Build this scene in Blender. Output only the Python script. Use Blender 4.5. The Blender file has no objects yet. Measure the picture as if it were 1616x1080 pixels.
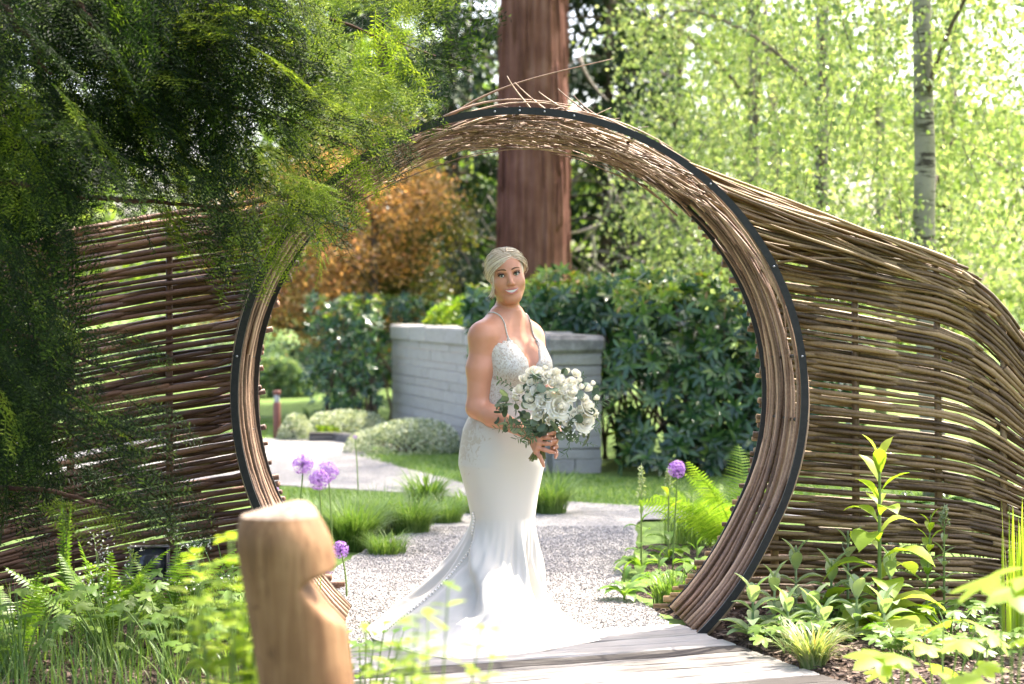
import bpy, math, random
import numpy as np
from mathutils import Vector, Matrix

# ------------------------------------------------------------------ camera, sky, sun, exposure
SC = bpy.context.scene
COL = SC.collection
F, HZ, CX, CAMZ = 3142.0, 467.0, 808.0, 1.5          # focal length in photo pixels, horizon row, centre column, eye height
cam = bpy.data.cameras.new('camera'); camo = bpy.data.objects.new('camera', cam); COL.objects.link(camo)
camo.location = (0, 0, CAMZ); camo.rotation_euler = (math.radians(90), 0, 0)
cam.sensor_width = 36; cam.lens = F / 1616 * 36; cam.shift_y = -(540 - HZ) / 1616
cam.clip_start = 0.05; cam.clip_end = 600
cam.dof.use_dof = True; cam.dof.focus_distance = 8.9; cam.dof.aperture_fstop = 2.6
SC.camera = camo
SUN_AZ, SUN_EL = math.radians(43), math.radians(57)   # azimuth measured from +X towards +Y (behind, to the right)
sd = Vector((math.cos(SUN_AZ) * math.cos(SUN_EL), math.sin(SUN_AZ) * math.cos(SUN_EL), math.sin(SUN_EL)))
w = bpy.data.worlds.new('World'); SC.world = w; w.use_nodes = True
wn = w.node_tree.nodes; wl = w.node_tree.links
for n in list(wn): wn.remove(n)
sky = wn.new('ShaderNodeTexSky'); sky.sky_type = 'NISHITA'; sky.sun_disc = False
sky.sun_elevation = SUN_EL; sky.sun_rotation = math.radians(90) - SUN_AZ
sky.air_density = 0.75; sky.dust_density = 5.0; sky.ozone_density = 0.0
bg = wn.new('ShaderNodeBackground'); bg.inputs[1].default_value = 0.15
wo = wn.new('ShaderNodeOutputWorld'); wl.new(sky.outputs[0], bg.inputs[0]); wl.new(bg.outputs[0], wo.inputs[0])
sun = bpy.data.lights.new('sun', 'SUN'); suno = bpy.data.objects.new('sun', sun); COL.objects.link(suno)
sun.energy = 2.8; sun.angle = math.radians(0.6); sun.color = (1.0, 0.93, 0.82)
suno.rotation_euler = sd.to_track_quat('Z', 'Y').to_euler(); suno.location = (6, 10, 14)
SC.view_settings.view_transform = 'Standard'; SC.view_settings.look = 'None'
SC.view_settings.exposure = 2.6; SC.view_settings.gamma = 1.0
SC.cycles.use_denoising = True
SC.cycles.max_bounces = 8; SC.cycles.diffuse_bounces = 4; SC.cycles.glossy_bounces = 2
SC.cycles.transmission_bounces = 6; SC.cycles.transparent_max_bounces = 8
SC.cycles.sample_clamp_indirect = 6.0; SC.cycles.caustics_reflective = False; SC.cycles.caustics_refractive = False

# ------------------------------------------------------------------ helpers
R = np.random.default_rng(11)
rnd = random.Random(5)
def P(px, py, D): return np.array([(px - CX) / F * D, D, CAMZ - (py - HZ) / F * D])
def G(px, py, z=0.0): return P(px, py, F * (CAMZ - z) / (py - HZ))
def unit(v): v = np.asarray(v, float); return v / (np.linalg.norm(v) + 1e-12)
def smooth01(t): t = np.clip(t, 0, 1); return t * t * (3 - 2 * t)

class B:
    """collects vertices and faces of one mesh; r is a per-vertex random value the materials read"""
    def __init__(s): s.V = []; s.Q = []; s.T = []; s.r = []; s.n = 0
    def add(s, V, Q=None, T=None, r=None):
        V = np.asarray(V, float).reshape(-1, 3)
        if Q is not None and len(Q): s.Q.append(np.asarray(Q, int).reshape(-1, 4) + s.n)
        if T is not None and len(T): s.T.append(np.asarray(T, int).reshape(-1, 3) + s.n)
        s.V.append(V); s.r.append(np.full(len(V), R.random() if r is None else r) if np.ndim(r) == 0 else np.asarray(r, float)); s.n += len(V)
        return s
    def inst(s, tpl, pos, rot, sc, r=None):
        """many copies of a template: pos (N,3), rot (N,3,3), sc (N,) or (N,3)"""
        V, Q, T = tpl; N, K = len(pos), len(V)
        sc = np.asarray(sc, float); sc = np.repeat(sc[:, None], 3, 1) if sc.ndim == 1 else sc
        W = np.einsum('nij,nkj->nki', rot, V[None] * sc[:, None]) + pos[:, None]
        off = (np.arange(N) * K)[:, None, None]
        r = R.random(N) if r is None else r
        s.add(W.reshape(-1, 3), (Q[None] + off).reshape(-1, 4) if len(Q) else None, (T[None] + off).reshape(-1, 3) if len(T) else None, np.repeat(r, K))
        return s
    def tube(s, pts, rad, sides=6, cap=True, r=None, flat=1.0):
        pts = np.asarray(pts, float); n = len(pts); rad = np.broadcast_to(np.asarray(rad, float), (n,))
        tan = np.gradient(pts, axis=0); tan /= np.linalg.norm(tan, axis=1)[:, None] + 1e-12
        up = np.array([0, 0, 1.0]) if abs(tan[0][2]) < 0.9 else np.array([1.0, 0, 0])
        nn = np.empty_like(pts); u = up - tan[0] * (up @ tan[0])
        for i in range(n):
            u = u - tan[i] * (u @ tan[i]); u = u / (np.linalg.norm(u) + 1e-12); nn[i] = u
        bb = np.cross(tan, nn)
        a = np.arange(sides) * 2 * math.pi / sides
        V = pts[:, None] + rad[:, None, None] * (np.cos(a)[None, :, None] * nn[:, None] + flat * np.sin(a)[None, :, None] * bb[:, None])
        i = np.arange(n - 1)[:, None] * sides; j = np.arange(sides)[None]; k = (j + 1) % sides
        Q = np.stack([i + j, i + k, i + sides + k, i + sides + j], -1).reshape(-1, 4)
        V = V.reshape(-1, 3); T = None
        if cap:
            V = np.vstack([V, pts[0], pts[-1]]); c0, c1 = n * sides, n * sides + 1
            T = [(c0, (m + 1) % sides, m) for m in range(sides)] + [(c1, (n - 1) * sides + m, (n - 1) * sides + (m + 1) % sides) for m in range(sides)]
        return s.add(V, Q, T, r)
    def box(s, c, d, rot=None, r=None, bev=0.0, jit=0.0):
        """a box with chamfered edges when bev > 0"""
        c = np.asarray(c, float); h = np.asarray(d, float) / 2
        if bev <= 0:
            V = np.array([[x, y, z] for x in (-1, 1) for y in (-1, 1) for z in (-1, 1)], float) * h
            Q = [(0, 1, 3, 2), (4, 6, 7, 5), (0, 4, 5, 1), (2, 3, 7, 6), (0, 2, 6, 4), (1, 5, 7, 3)]; T = None
        else:
            b = min(bev, h.min() * 0.9); V = []; idx = {}
            for x in (-1, 1):
                for y in (-1, 1):
                    for z in (-1, 1):
                        for ax in range(3):
                            v = np.array([x, y, z], float) * (h - b); v[ax] = np.array([x, y, z])[ax] * h[ax]
                            idx[(x, y, z, ax)] = len(V); V.append(v)
            V = np.array(V); Q = []; T = []
            for ax in range(3):
                o = [a for a in range(3) if a != ax]
                for sg in (-1, 1):
                    f = []
                    for (p, q) in ((-1, -1), (1, -1), (1, 1), (-1, 1)):
                        k = [0, 0, 0]; k[ax] = sg; k[o[0]] = p; k[o[1]] = q; f.append(idx[(*k, ax)])
                    Q.append(f)
            for ax in range(3):
                o = [a for a in range(3) if a != ax]
                for p in (-1, 1):
                    for q in (-1, 1):
                        k0 = [0, 0, 0]; k1 = [0, 0, 0]
                        k0[ax] = -1; k1[ax] = 1
                        for k in (k0, k1): k[o[0]] = p; k[o[1]] = q
                        Q.append([idx[(*k0, o[0])], idx[(*k1, o[0])], idx[(*k1, o[1])], idx[(*k0, o[1])]])
            for x in (-1, 1):
                for y in (-1, 1):
                    for z in (-1, 1): T.append([idx[(x, y, z, a)] for a in range(3)])
        if jit: V = V + R.normal(0, jit, V.shape)
        if rot is not None: V = V @ np.asarray(rot).T
        return s.add(V + c, Q, T, r)
    def mesh(s, name, mat=None, smooth=True):
        V = np.vstack(s.V).astype(np.float32); Q = np.vstack(s.Q) if s.Q else np.zeros((0, 4), int); T = np.vstack(s.T) if s.T else np.zeros((0, 3), int)
        me = bpy.data.meshes.new(name); me.vertices.add(len(V)); me.vertices.foreach_set('co', V.ravel())
        nl = Q.size + T.size; me.loops.add(nl); me.polygons.add(len(Q) + len(T))
        me.loops.foreach_set('vertex_index', np.concatenate([Q.ravel(), T.ravel()]).astype(np.int32))
        ls = np.concatenate([np.arange(len(Q)) * 4, Q.size + np.arange(len(T)) * 3]).astype(np.int32)
        me.polygons.foreach_set('loop_start', ls)
        me.polygons.foreach_set('use_smooth', np.full(len(Q) + len(T), smooth, bool))
        at = me.attributes.new('rnd', 'FLOAT', 'POINT'); at.data.foreach_set('value', np.concatenate(s.r).astype(np.float32))
        me.update(calc_edges=True); me.validate()
        if mat: me.materials.append(mat)
        return me
    def obj(s, name, mat=None, parent=None, smooth=True, loc=None, **kw):
        return link(name, s.mesh(name, mat, smooth), parent, loc, **kw)

def link(name, data, parent=None, loc=None, rot=None, sc=None, label=None, cat=None, group=None, kind=None):
    o = bpy.data.objects.new(name, data); COL.objects.link(o)
    if parent is not None: o.parent = parent
    if loc is not None: o.location = [float(x) for x in loc]
    if rot is not None: o.rotation_euler = [float(x) for x in rot]
    if sc is not None: o.scale = (sc, sc, sc) if np.ndim(sc) == 0 else sc
    return tag(o, label, cat, group, kind)
def tag(o, label=None, cat=None, group=None, kind=None):
    for k, v in (('label', label), ('category', cat), ('group', group), ('kind', kind)):
        if v: o[k] = v
    return o
def thing(name, label, cat, loc=(0, 0, 0), group=None, rotz=0.0):
    return link(name, None, None, loc, (0, 0, rotz), None, label, cat, group)
def setmat(o, M3, pos, sc=1.0):
    """place a part by a 3x3 rotation, in its parent's space"""
    M = Matrix([[*(float(x) * sc for x in M3[i]), float(pos[i])] for i in range(3)] + [[0, 0, 0, 1]])
    o.matrix_local = M
    return o

def rot_to(d, up=None):
    """frames (N,3,3) whose local +Y runs along d, local Z as close to up as can be"""
    d = np.asarray(d, float).reshape(-1, 3); d = d / (np.linalg.norm(d, axis=1)[:, None] + 1e-9)
    up = np.broadcast_to(np.array([0, 0, 1.0]) if up is None else np.asarray(up, float), d.shape)
    x = np.cross(d, up); ln = np.linalg.norm(x, axis=1); bad = ln < 1e-4
    x = np.where(bad[:, None], np.array([1.0, 0, 0]), x); x = x / np.linalg.norm(x, axis=1)[:, None]
    z = np.cross(x, d)
    return np.stack([x, d, z], -1)
def rvec(n): v = R.normal(size=(n, 3)); return v / np.linalg.norm(v, axis=1)[:, None]

# leaf shapes: length along +Y from the stalk, face up +Z
def leaf(L=1.0, W=0.4, n=5, curl=0.15, fold=0.12, prof=None, wave=0.0, tipdroop=None):
    t = np.linspace(0, 1, n + 1); w = (prof(t) if prof else np.sin(np.pi * np.clip(t * 0.93 + 0.045, 0, 1)) ** 0.8) * W / 2
    y = L * t; z = -curl * L * t ** 2
    if tipdroop: y = L * (t - 0.35 * tipdroop * t ** 3); z = L * (0.25 * t - (0.25 + tipdroop * 0.6) * t ** 2.2)
    wv = wave * W * np.sin(t * 11)
    V = np.concatenate([np.stack([-w, y, z + fold * w * 2 + wv], 1), np.stack([0 * w, y, z], 1), np.stack([w, y, z + fold * w * 2 - wv], 1)])
    m = n + 1; i = np.arange(n)
    Q = np.concatenate([np.stack([i, i + m, i + m + 1, i + 1], 1), np.stack([i + m, i + 2 * m, i + 2 * m + 1, i + m + 1], 1)])
    return V, Q, np.zeros((0, 3), int)
def diamond(L=1.0, W=0.6, fold=0.12):
    V = np.array([[0, 0, 0], [-W / 2, L * .45, fold * W], [0, L, -.06 * L], [W / 2, L * .45, fold * W]], float)
    return V, np.zeros((0, 4), int), np.array([[0, 2, 1], [0, 3, 2]])
def blade(L=1.0, W=0.03, n=4, bend=0.5):
    t = np.linspace(0, 1, n + 1); w = W / 2 * (1 - t ** 2.5); a = bend * t ** 1.3
    y = np.concatenate([[0], np.cumsum(np.sin(a[1:] * 1.5) * L / n)]); z = np.concatenate([[0], np.cumsum(np.cos(a[1:] * 1.5) * L / n)])
    V = np.concatenate([np.stack([-w, y, z], 1), np.stack([w, y, z], 1)]); m = n + 1; i = np.arange(n)
    return V, np.stack([i, i + m, i + m + 1, i + 1], 1), np.zeros((0, 3), int)
def palmate(lobes=5, L=1.0, teeth=0.16, dome=0.18, spread=2.3, depth=0.5, seed=0):
    rr = np.random.default_rng(seed); n = lobes * 6 + 1; a = np.linspace(-spread, spread, n)
    ph = (a + spread) / (2 * spread) * lobes; fr = np.abs((ph % 1) - 0.5) * 2
    rad = L * (0.62 + 0.38 * np.cos(a * 0.55)) * (1 - depth * fr ** 1.6) * (1 + teeth * (rr.random(n) - 0.5))
    pts = np.stack([rad * np.sin(a), 0.12 * L + rad * np.cos(a), np.zeros(n)], 1)
    mid = pts * 0.55; allp = np.vstack([[0, 0.02 * L, 0]], ) ; V = np.vstack([allp, mid, pts])
    rr2 = (V[:, 0] ** 2 + V[:, 1] ** 2) / L ** 2; V[:, 2] = -dome * L * rr2 + 0.05 * L * np.cos(np.arctan2(V[:, 0], V[:, 1]) * lobes * 1.0) * rr2
    T = [(0, 1 + i + 1, 1 + i) for i in range(n - 1)]; Q = [(1 + i, 1 + i + 1, 1 + n + i + 1, 1 + n + i) for i in range(n - 1)]
    return V, np.array(Q), np.array(T)
def tmesh(name, tpl, mat, smooth=True):
    return B().add(tpl[0], tpl[1], tpl[2], r=0.0).mesh(name, mat, smooth)
def bez(p0, p1, p2, p3, n=10):
    t = np.linspace(0, 1, n)[:, None]; p0, p1, p2, p3 = (np.asarray(p, float) for p in (p0, p1, p2, p3))
    return (1 - t) ** 3 * p0 + 3 * (1 - t) ** 2 * t * p1 + 3 * (1 - t) * t ** 2 * p2 + t ** 3 * p3

# ------------------------------------------------------------------ materials
MATS = {}
class NT:
    def __init__(s, name):
        s.m = bpy.data.materials.new(name); s.m.use_nodes = True; s.t = s.m.node_tree; s.n = s.t.nodes; s.l = s.t.links
        for x in list(s.n): s.n.remove(x)
        s.out = s.n.new('ShaderNodeOutputMaterial'); MATS[name] = s.m
    def __call__(s, typ, ins=None, **kw):
        x = s.n.new('ShaderNode' + typ)
        for k, v in kw.items(): setattr(x, k, v)
        for k, v in (ins or {}).items():
            if isinstance(v, bpy.types.NodeSocket): s.l.new(v, x.inputs[k])
            else: x.inputs[k].default_value = v
        return x
    def rndv(s):
        a = s('Attribute', attribute_name='rnd'); o = s('ObjectInfo')
        return s('Math', {0: s('Math', {0: a.outputs['Fac'], 1: o.outputs['Random']}, operation='ADD').outputs[0]}, operation='FRACT').outputs[0]
    def ramp(s, fac, stops):
        x = s('ValToRGB', {0: fac}); e = x.color_ramp.elements
        while len(e) < len(stops): e.new(0.5)
        for el, (p, c) in zip(e, stops): el.position = p; el.color = (*c, 1)
        return x.outputs[0]
    def noise(s, scale, detail=4, rough=0.55, vec=None, sc3=None, obj=True):
        if vec is None: vec = s('TexCoord').outputs['Object' if obj else 'Generated']
        if sc3: vec = s('Mapping', {0: vec, 3: sc3}).outputs[0]
        return s('TexNoise', {'Vector': vec, 'Scale': scale, 'Detail': detail, 'Roughness': rough}).outputs['Fac']
    def mix(s, f, a, b, typ='MIX'):
        x = s('Mix', data_type='RGBA', blend_type=typ)
        for k, v in ((0, f), (6, a), (7, b)):
            if isinstance(v, bpy.types.NodeSocket): s.l.new(v, x.inputs[k])
            else: x.inputs[k].default_value = v if k == 0 else (*v, 1)[:4]
        return x.outputs[2]
    def bump(s, h, st=0.3, dist=0.01): return s('Bump', {'Strength': st, 'Distance': dist, 'Height': h}).outputs[0]
    def fin(s, sh): s.l.new(sh, s.out.inputs[0]); return s.m
    def pbr(s, col, rough=0.6, spec=0.3, normal=None, **kw):
        ins = {'Base Color': col if isinstance(col, bpy.types.NodeSocket) else (*col, 1), 'Roughness': rough, 'Specular IOR Level': spec}
        if normal is not None: ins['Normal'] = normal
        ins.update(kw); return s('BsdfPrincipled', ins).outputs[0]

def leafmat(name, stops, trans=0.45, rough=0.45, spec=0.35, tint=(1.25, 1.3, 0.55), fine=0.0):
    t = NT(name); c = t.ramp(t.rndv(), stops)
    if fine: c = t.mix(t('Math', {0: t.noise(fine, 3), 1: 0.35}, operation='MULTIPLY').outputs[0], c, (0.9, 0.95, 0.8), 'MULTIPLY')
    tc = t.mix(1.0, c, tint, 'MULTIPLY')
    a = t.pbr(c, rough, spec); b = t('BsdfTranslucent', {0: tc}).outputs[0]
    return t.fin(t('MixShader', {0: trans, 1: a, 2: b}).outputs[0])

def woodmat(name, stops, scale=(60, 60, 3), rough=0.75, bump=0.4, spec=0.2, rmix=True, dist=0.004):
    t = NT(name); n1 = t.noise(1.0, 6, 0.6, sc3=scale); n2 = t.noise(3.0, 3)
    f = t('Math', {0: t('Math', {0: n1, 1: 0.65}, operation='MULTIPLY').outputs[0], 1: t('Math', {0: n2, 1: 0.35}, operation='MULTIPLY').outputs[0]}, operation='ADD').outputs[0]
    if rmix:
        f = t('Math', {0: f, 1: t('Math', {0: t('Math', {0: t.rndv(), 1: 0.5}, operation='SUBTRACT').outputs[0], 1: 0.45}, operation='MULTIPLY').outputs[0]}, operation='ADD').outputs[0]
    return t.fin(t.pbr(t.ramp(f, stops), rough, spec, t.bump(n1, bump, dist)))
# ------------------------------------------------------------------ setting: ground, path, boardwalk, soil, wall
from mathutils.geometry import tessellate_polygon
def ramp_mat(name, scale, stops, rough=0.9, bump=0.5, dist=0.01, vor=None):
    t = NT(name); n = t.noise(scale, 8, 0.65); big = t.noise(0.9, 3)
    f = t('Math', {0: t('Math', {0: n, 1: 0.7}, operation='MULTIPLY').outputs[0], 1: t('Math', {0: big, 1: 0.3}, operation='MULTIPLY').outputs[0]}, operation='ADD').outputs[0]
    h = n
    if vor:
        v = t('TexVoronoi', {'Vector': t('TexCoord').outputs['Object'], 'Scale': vor}); h = v.outputs['Distance']
        f = t('Math', {0: t('Math', {0: v.outputs['Color'], 1: 0.6}, operation='MULTIPLY').outputs[0], 1: t('Math', {0: f, 1: 0.4}, operation='MULTIPLY').outputs[0]}, operation='ADD').outputs[0]
    return t.fin(t.pbr(t.ramp(f, stops), rough, 0.2, t.bump(h, bump, dist)))
m_lawn = ramp_mat('lawn', 14, [(0.2, (0.035, 0.075, 0.012)), (0.55, (0.11, 0.17, 0.035)), (0.85, (0.19, 0.23, 0.07))], bump=0.6, dist=0.03)
m_gravel = ramp_mat('gravel', 30, [(0.1, (0.12, 0.11, 0.105)), (0.45, (0.25, 0.235, 0.22)), (0.8, (0.4, 0.38, 0.36))], bump=0.9, dist=0.012, vor=85)
m_soil = ramp_mat('soil', 26, [(0.25, (0.018, 0.012, 0.009)), (0.55, (0.055, 0.036, 0.025)), (0.85, (0.11, 0.075, 0.055))], bump=0.9, dist=0.03, vor=45)
m_chip = woodmat('bark_chip', [(0.2, (0.05, 0.03, 0.022)), (0.55, (0.15, 0.1, 0.075)), (0.9, (0.36, 0.28, 0.22))], (30, 30, 30))
m_deck = woodmat('weathered_deck', [(0.32, (0.05, 0.044, 0.04)), (0.43, (0.17, 0.158, 0.145)), (0.58, (0.27, 0.255, 0.238)), (0.85, (0.38, 0.36, 0.34))], (2.5, 70, 70), 0.85, 0.7, 0.15, dist=0.006)

def poly(name, pts, z, mat, wob=0.0, sub=8, **kw):
    pts = np.asarray(pts, float)[:, :2]; out = []
    for a, b in zip(pts, np.roll(pts, -1, 0)):
        for k in range(sub):
            p = a + (b - a) * k / sub; out.append(p + R.normal(0, wob, 2))
    o = [Vector((x, y, 0)) for x, y in out]; T = np.array(tessellate_polygon([o]))
    V = np.array([[x, y, z] for x, y in out]); e = np.cross(V[T[:, 1]] - V[T[:, 0]], V[T[:, 2]] - V[T[:, 0]])[:, 2]
    T[e < 0] = T[e < 0][:, ::-1]
    return B().add(V, None, T, r=0).obj(name, mat, smooth=False, **kw)

g = B(); gx = np.concatenate([[-400, -120, -40], np.linspace(-14, 14, 29), [40, 120, 400]]); gy = np.concatenate([[-60, -20], np.linspace(-2, 40, 43), [80, 200, 500]])
X, Y = np.meshgrid(gx, gy); n0, n1 = X.shape; V = np.stack([X, Y, np.full_like(X, -0.024)], -1).reshape(-1, 3)
i, j = np.meshgrid(np.arange(n0 - 1), np.arange(n1 - 1), indexing='ij'); a = (i * n1 + j).ravel()
g.add(V, np.stack([a, a + 1, a + n1 + 1, a + n1], 1), r=0).obj('ground', m_lawn, kind='structure', label='green lawn ground running back under the trees')
def gp(lst): return [G(x, y, -0.016)[:2] for x, y in lst]
poly('gravel_path', gp([(430, 1030), (520, 905), (600, 858), (690, 826), (735, 806), (800, 790), (880, 792), (1000, 800), (1250, 797), (1500, 800), (1500, 822), (1250, 818), (1010, 822), (1000, 870), (975, 930), (1040, 972), (1075, 1010), (800, 1060)]), -0.006, m_gravel, 0.012, kind='structure', label='pale gravel path leading away under the arch')
poly('gravel_path', gp([(150, 690), (300, 690), (420, 692), (545, 694), (575, 716), (640, 738), (740, 764), (830, 775), (830, 790), (740, 786), (620, 776), (410, 764), (250, 760), (0, 750), (0, 700)]), -0.017, m_gravel, 0.02, kind='structure', label='pale gravel path crossing behind the lawn to the left')

# soil beds with uneven surface
def bed(name, x0, x1, y0, y1, fn, label):
    nx, ny = int((x1 - x0) / 0.06), int((y1 - y0) / 0.06); xs = np.linspace(x0, x1, nx); ys = np.linspace(y0, y1, ny)
    X, Y = np.meshgrid(xs, ys, indexing='ij'); Z = fn(X, Y) + R.normal(0, 0.006, X.shape)
    i, j = np.meshgrid(np.arange(nx - 1), np.arange(ny - 1), indexing='ij'); a = (i * ny + j).ravel()
    Q = np.stack([a, a + ny, a + ny + 1, a + 1], 1); keep = (Z.reshape(-1)[Q] > -0.034).any(1)
    B().add(np.stack([X, Y, Z], -1).reshape(-1, 3), Q[keep], r=0).obj(name, m_soil, kind='structure', label=label)
WD = np.array([0.36, -0.933]); WP = np.array([0.933, 0.36]); WE = np.array([0.755, 9.1])      # walkway: direction towards the viewer, across, far right corner
def wk(X, Y): return (X - WE[0]) * WP[0] + (Y - WE[1]) * WP[1], (X - WE[0]) * WD[0] + (Y - WE[1]) * WD[1]
def f_right(X, Y):
    u, v = wk(X, Y); d = np.minimum(u + 0.04, 9.75 - Y); d = np.where(v < 0, np.minimum(u - 0.06, 9.75 - Y), d)
    return -0.075 + 0.075 * smooth01(d / 0.09) + .02 * smooth01((d - .1) / .3)
bed('soil_bed', 0.6, 4.2, 4.4, 9.9, f_right, 'dark mulched soil bed beside the boardwalk')
def f_left(X, Y):
    u, v = wk(X, Y); d = np.minimum(-1.95 - u, 9.8 - Y); return -0.075 + 0.075 * smooth01(d / 0.09) + .02 * smooth01((d - .1) / .3)
bed('soil_bed', -4.2, 0.6, 3.0, 9.9, f_left, 'dark soil bed under the yew and the grasses')
def f_fern(X, Y):
    d = np.minimum(np.minimum(X - 0.62 - 0.1 * np.sin(Y * 6), 12.2 - Y), np.minimum(Y - 9.35, 2.2 - X)); return -0.06 + 0.06 * smooth01(d / 0.2)
bed('soil_bed', 0.5, 2.4, 9.3, 12.4, f_fern, 'soil bed under the fern past the arch')

# boardwalk: every plank a part
bw = thing('boardwalk', 'pale grey weathered timber boardwalk ending at the gravel', 'boardwalk', (WE[0], WE[1], 0))
ang = math.atan2(WP[1], WP[0])
pm = []
for k in range(4):
    b = B(); L = 1.98; n = 16; xs = np.linspace(-L, 0, n + 1); hh = 0.068
    prof = np.array([[-hh, -0.04], [-hh, -0.006], [-hh + 0.006, 0], [-0.02, 0.001], [0.02, 0.001], [hh - 0.006, 0], [hh, -0.006], [hh, -0.04]])
    V = []
    for x in xs:
        wv = R.normal(0, 0.0012, prof.shape); V.append(np.column_stack([np.full(len(prof), x + R.normal(0, 0.001)), prof + wv]))
    V = np.vstack(V); m = len(prof); Q = [(i * m + j, i * m + (j + 1) % m, (i + 1) * m + (j + 1) % m, (i + 1) * m + j) for i in range(n) for j in range(m)]
    b.add(V, Q, [(0, j + 1, j) for j in range(1, m - 1)] + [(n * m, n * m + j, n * m + j + 1) for j in range(1, m - 1)], r=0)
    pm.append(b.mesh('plank', m_deck, False))
for k in range(46):
    o = link('plank', pm[k % 4], bw); v = 0.075 + 0.143 * k
    o.location = (WD[0] * v + rnd.uniform(-.012, .012) * WP[0], WD[1] * v, rnd.uniform(-.002, .002)); o.rotation_euler = (0, 0, ang + rnd.uniform(-.003, .003))
for s in (-0.25, -1.7):
    b = B(); c = WE + WP * s; b.box((WP[0] * s + WD[0] * 3.3, WP[1] * s + WD[1] * 3.3, -0.075), (6.4, 0.09, 0.06), rot=Matrix.Rotation(math.atan2(WD[1], WD[0]), 3, 'Z'), bev=0.004); b.obj('joist', m_deck, bw)

# loose gravel, bark chips
peb = (lambda V, T: (V, np.zeros((0, 4), int), T))(np.array([[1, 0, 0], [-1, 0, 0], [0, 1, 0], [0, -1, 0], [0, 0, .7], [0, 0, -.7]], float), np.array([[0, 2, 4], [2, 1, 4], [1, 3, 4], [3, 0, 4], [2, 0, 5], [1, 2, 5], [3, 1, 5], [0, 3, 5]]))
def in_poly(p, poly):
    x, y = p[:, 0], p[:, 1]; c = np.zeros(len(p), bool); q = np.asarray(poly)
    for (x0, y0), (x1, y1) in zip(q, np.roll(q, -1, 0)):
        c ^= ((y0 > y) != (y1 > y)) & (x < (x1 - x0) * (y - y0) / (y1 - y0 + 1e-12) + x0)
    return c
t = NT('pebble'); m_peb = t.fin(t.pbr(t.ramp(t.rndv(), [(0, (0.16, 0.15, 0.142)), (0.5, (0.28, 0.265, 0.25)), (1, (0.42, 0.4, 0.38))]), 0.85, 0.25))
gpoly = gp([(430, 1030), (520, 905), (600, 858), (690, 826), (735, 806), (1000, 812), (1000, 870), (975, 930), (1040, 972), (1075, 1010), (800, 1060)])
p = np.column_stack([R.uniform(-1.2, 1.2, 60000), R.uniform(8.3, 13, 60000)]); p = p[in_poly(p, gpoly)]
u, v = wk(p[:, 0], p[:, 1]); p = p[~((u < 0.05) & (v > -0.03))][:26000]
b = B(); sc = R.uniform(0.0028, 0.0075, len(p)); b.inst(peb, np.column_stack([p, -0.004 + sc * 0.1]), rot_to(rvec(len(p)), rvec(len(p))), sc[:, None] * R.uniform(.7, 1.25, (len(p), 3)))
b.obj('gravel', m_peb, smooth=False, kind='stuff', label='loose grey stone chippings on the path under the arch', cat='gravel')
chip = B().box((0, 0, 0), (1, 2.4, .3)); chip = (np.vstack(chip.V), np.vstack(chip.Q), np.zeros((0, 3), int))
def chips(n, x0, x1, y0, y1, fn, label):
    q = np.column_stack([R.uniform(x0, x1, n), R.uniform(y0, y1, n)]); z = fn(q[:, 0], q[:, 1]); k = z > -0.004; q, z = q[k], z[k]
    d = rvec(len(q)); d[:, 2] *= .25; B().inst(chip, np.column_stack([q, z + .004]), rot_to(d, np.array([0, 0, 1.0]) + rvec(len(q)) * .5), R.uniform(.004, .016, len(q))).obj('bark_mulch', m_chip, smooth=False, kind='stuff', label=label, cat='mulch')
chips(9000, 0.7, 3.4, 6.6, 9.6, f_right, 'brown bark mulch on the soil beside the boardwalk')
chips(3000, -3.2, -0.6, 7.0, 9.6, f_left, 'brown bark mulch on the soil in front of the woven fence')

# stone wall
WA, WB = np.array([-1.36, 22.7]), np.array([0.335, 17.0]); wd = (WB - WA) / np.linalg.norm(WB - WA); wlen = np.linalg.norm(WB - WA); wnrm = np.array([wd[1], -wd[0]])
if wnrm[1] > 0: wnrm = -wnrm
t = NT('stone'); n1 = t.noise(7, 8, 0.7); n2 = t.noise(38, 5, 0.6)
m_stone = t.fin(t.pbr(t.mix(t.ramp(n2, [(0.35, (0, 0, 0)), (0.75, (1, 1, 1))]), t.ramp(t('Math', {0: t('Math', {0: n1, 1: .75}, operation='MULTIPLY').outputs[0], 1: t('Math', {0: t.rndv(), 1: .2}, operation='MULTIPLY').outputs[0]}, operation='ADD').outputs[0], [(0.2, (0.27, 0.245, 0.225)), (0.5, (0.35, 0.32, 0.292)), (0.8, (0.43, 0.395, 0.36))]), (0.4, 0.37, 0.34)), 0.92, 0.15, t.bump(n2, 0.6, 0.012)))
t = NT('coping_stone'); n1 = t.noise(9, 8, 0.7); m_cope = t.fin(t.pbr(t.ramp(n1, [(0.25, (0.09, 0.085, 0.08)), (0.5, (0.22, 0.205, 0.195)), (0.75, (0.36, 0.345, 0.33))]), 0.95, 0.1, t.bump(n1, 0.5, 0.015)))  # darker grey ramp, used only for the end slab
t = NT('mortar'); n1 = t.noise(30, 5, 0.7); m_mort = t.fin(t.pbr(t.ramp(n1, [(0.3, (0.2, 0.18, 0.17)), (0.7, (0.33, 0.305, 0.29))]), 0.95, 0.1, t.bump(n1, 0.6, 0.01)))
wl_ = thing('stone_wall', 'low grey coursed stone wall with coping in front of the laurel', 'wall', (*WA, -0.03), rotz=math.atan2(wd[1], wd[0]))
fs = -1.0 if (np.array([-wd[1], wd[0]]) @ wnrm) < 0 else 1.0       # local side that faces the viewer
B().box((wlen / 2 - .002, -fs * 0.222, 0.5), (wlen - .004, 0.442, 1.06)).obj('mortar_core', m_mort, wl_)
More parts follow.
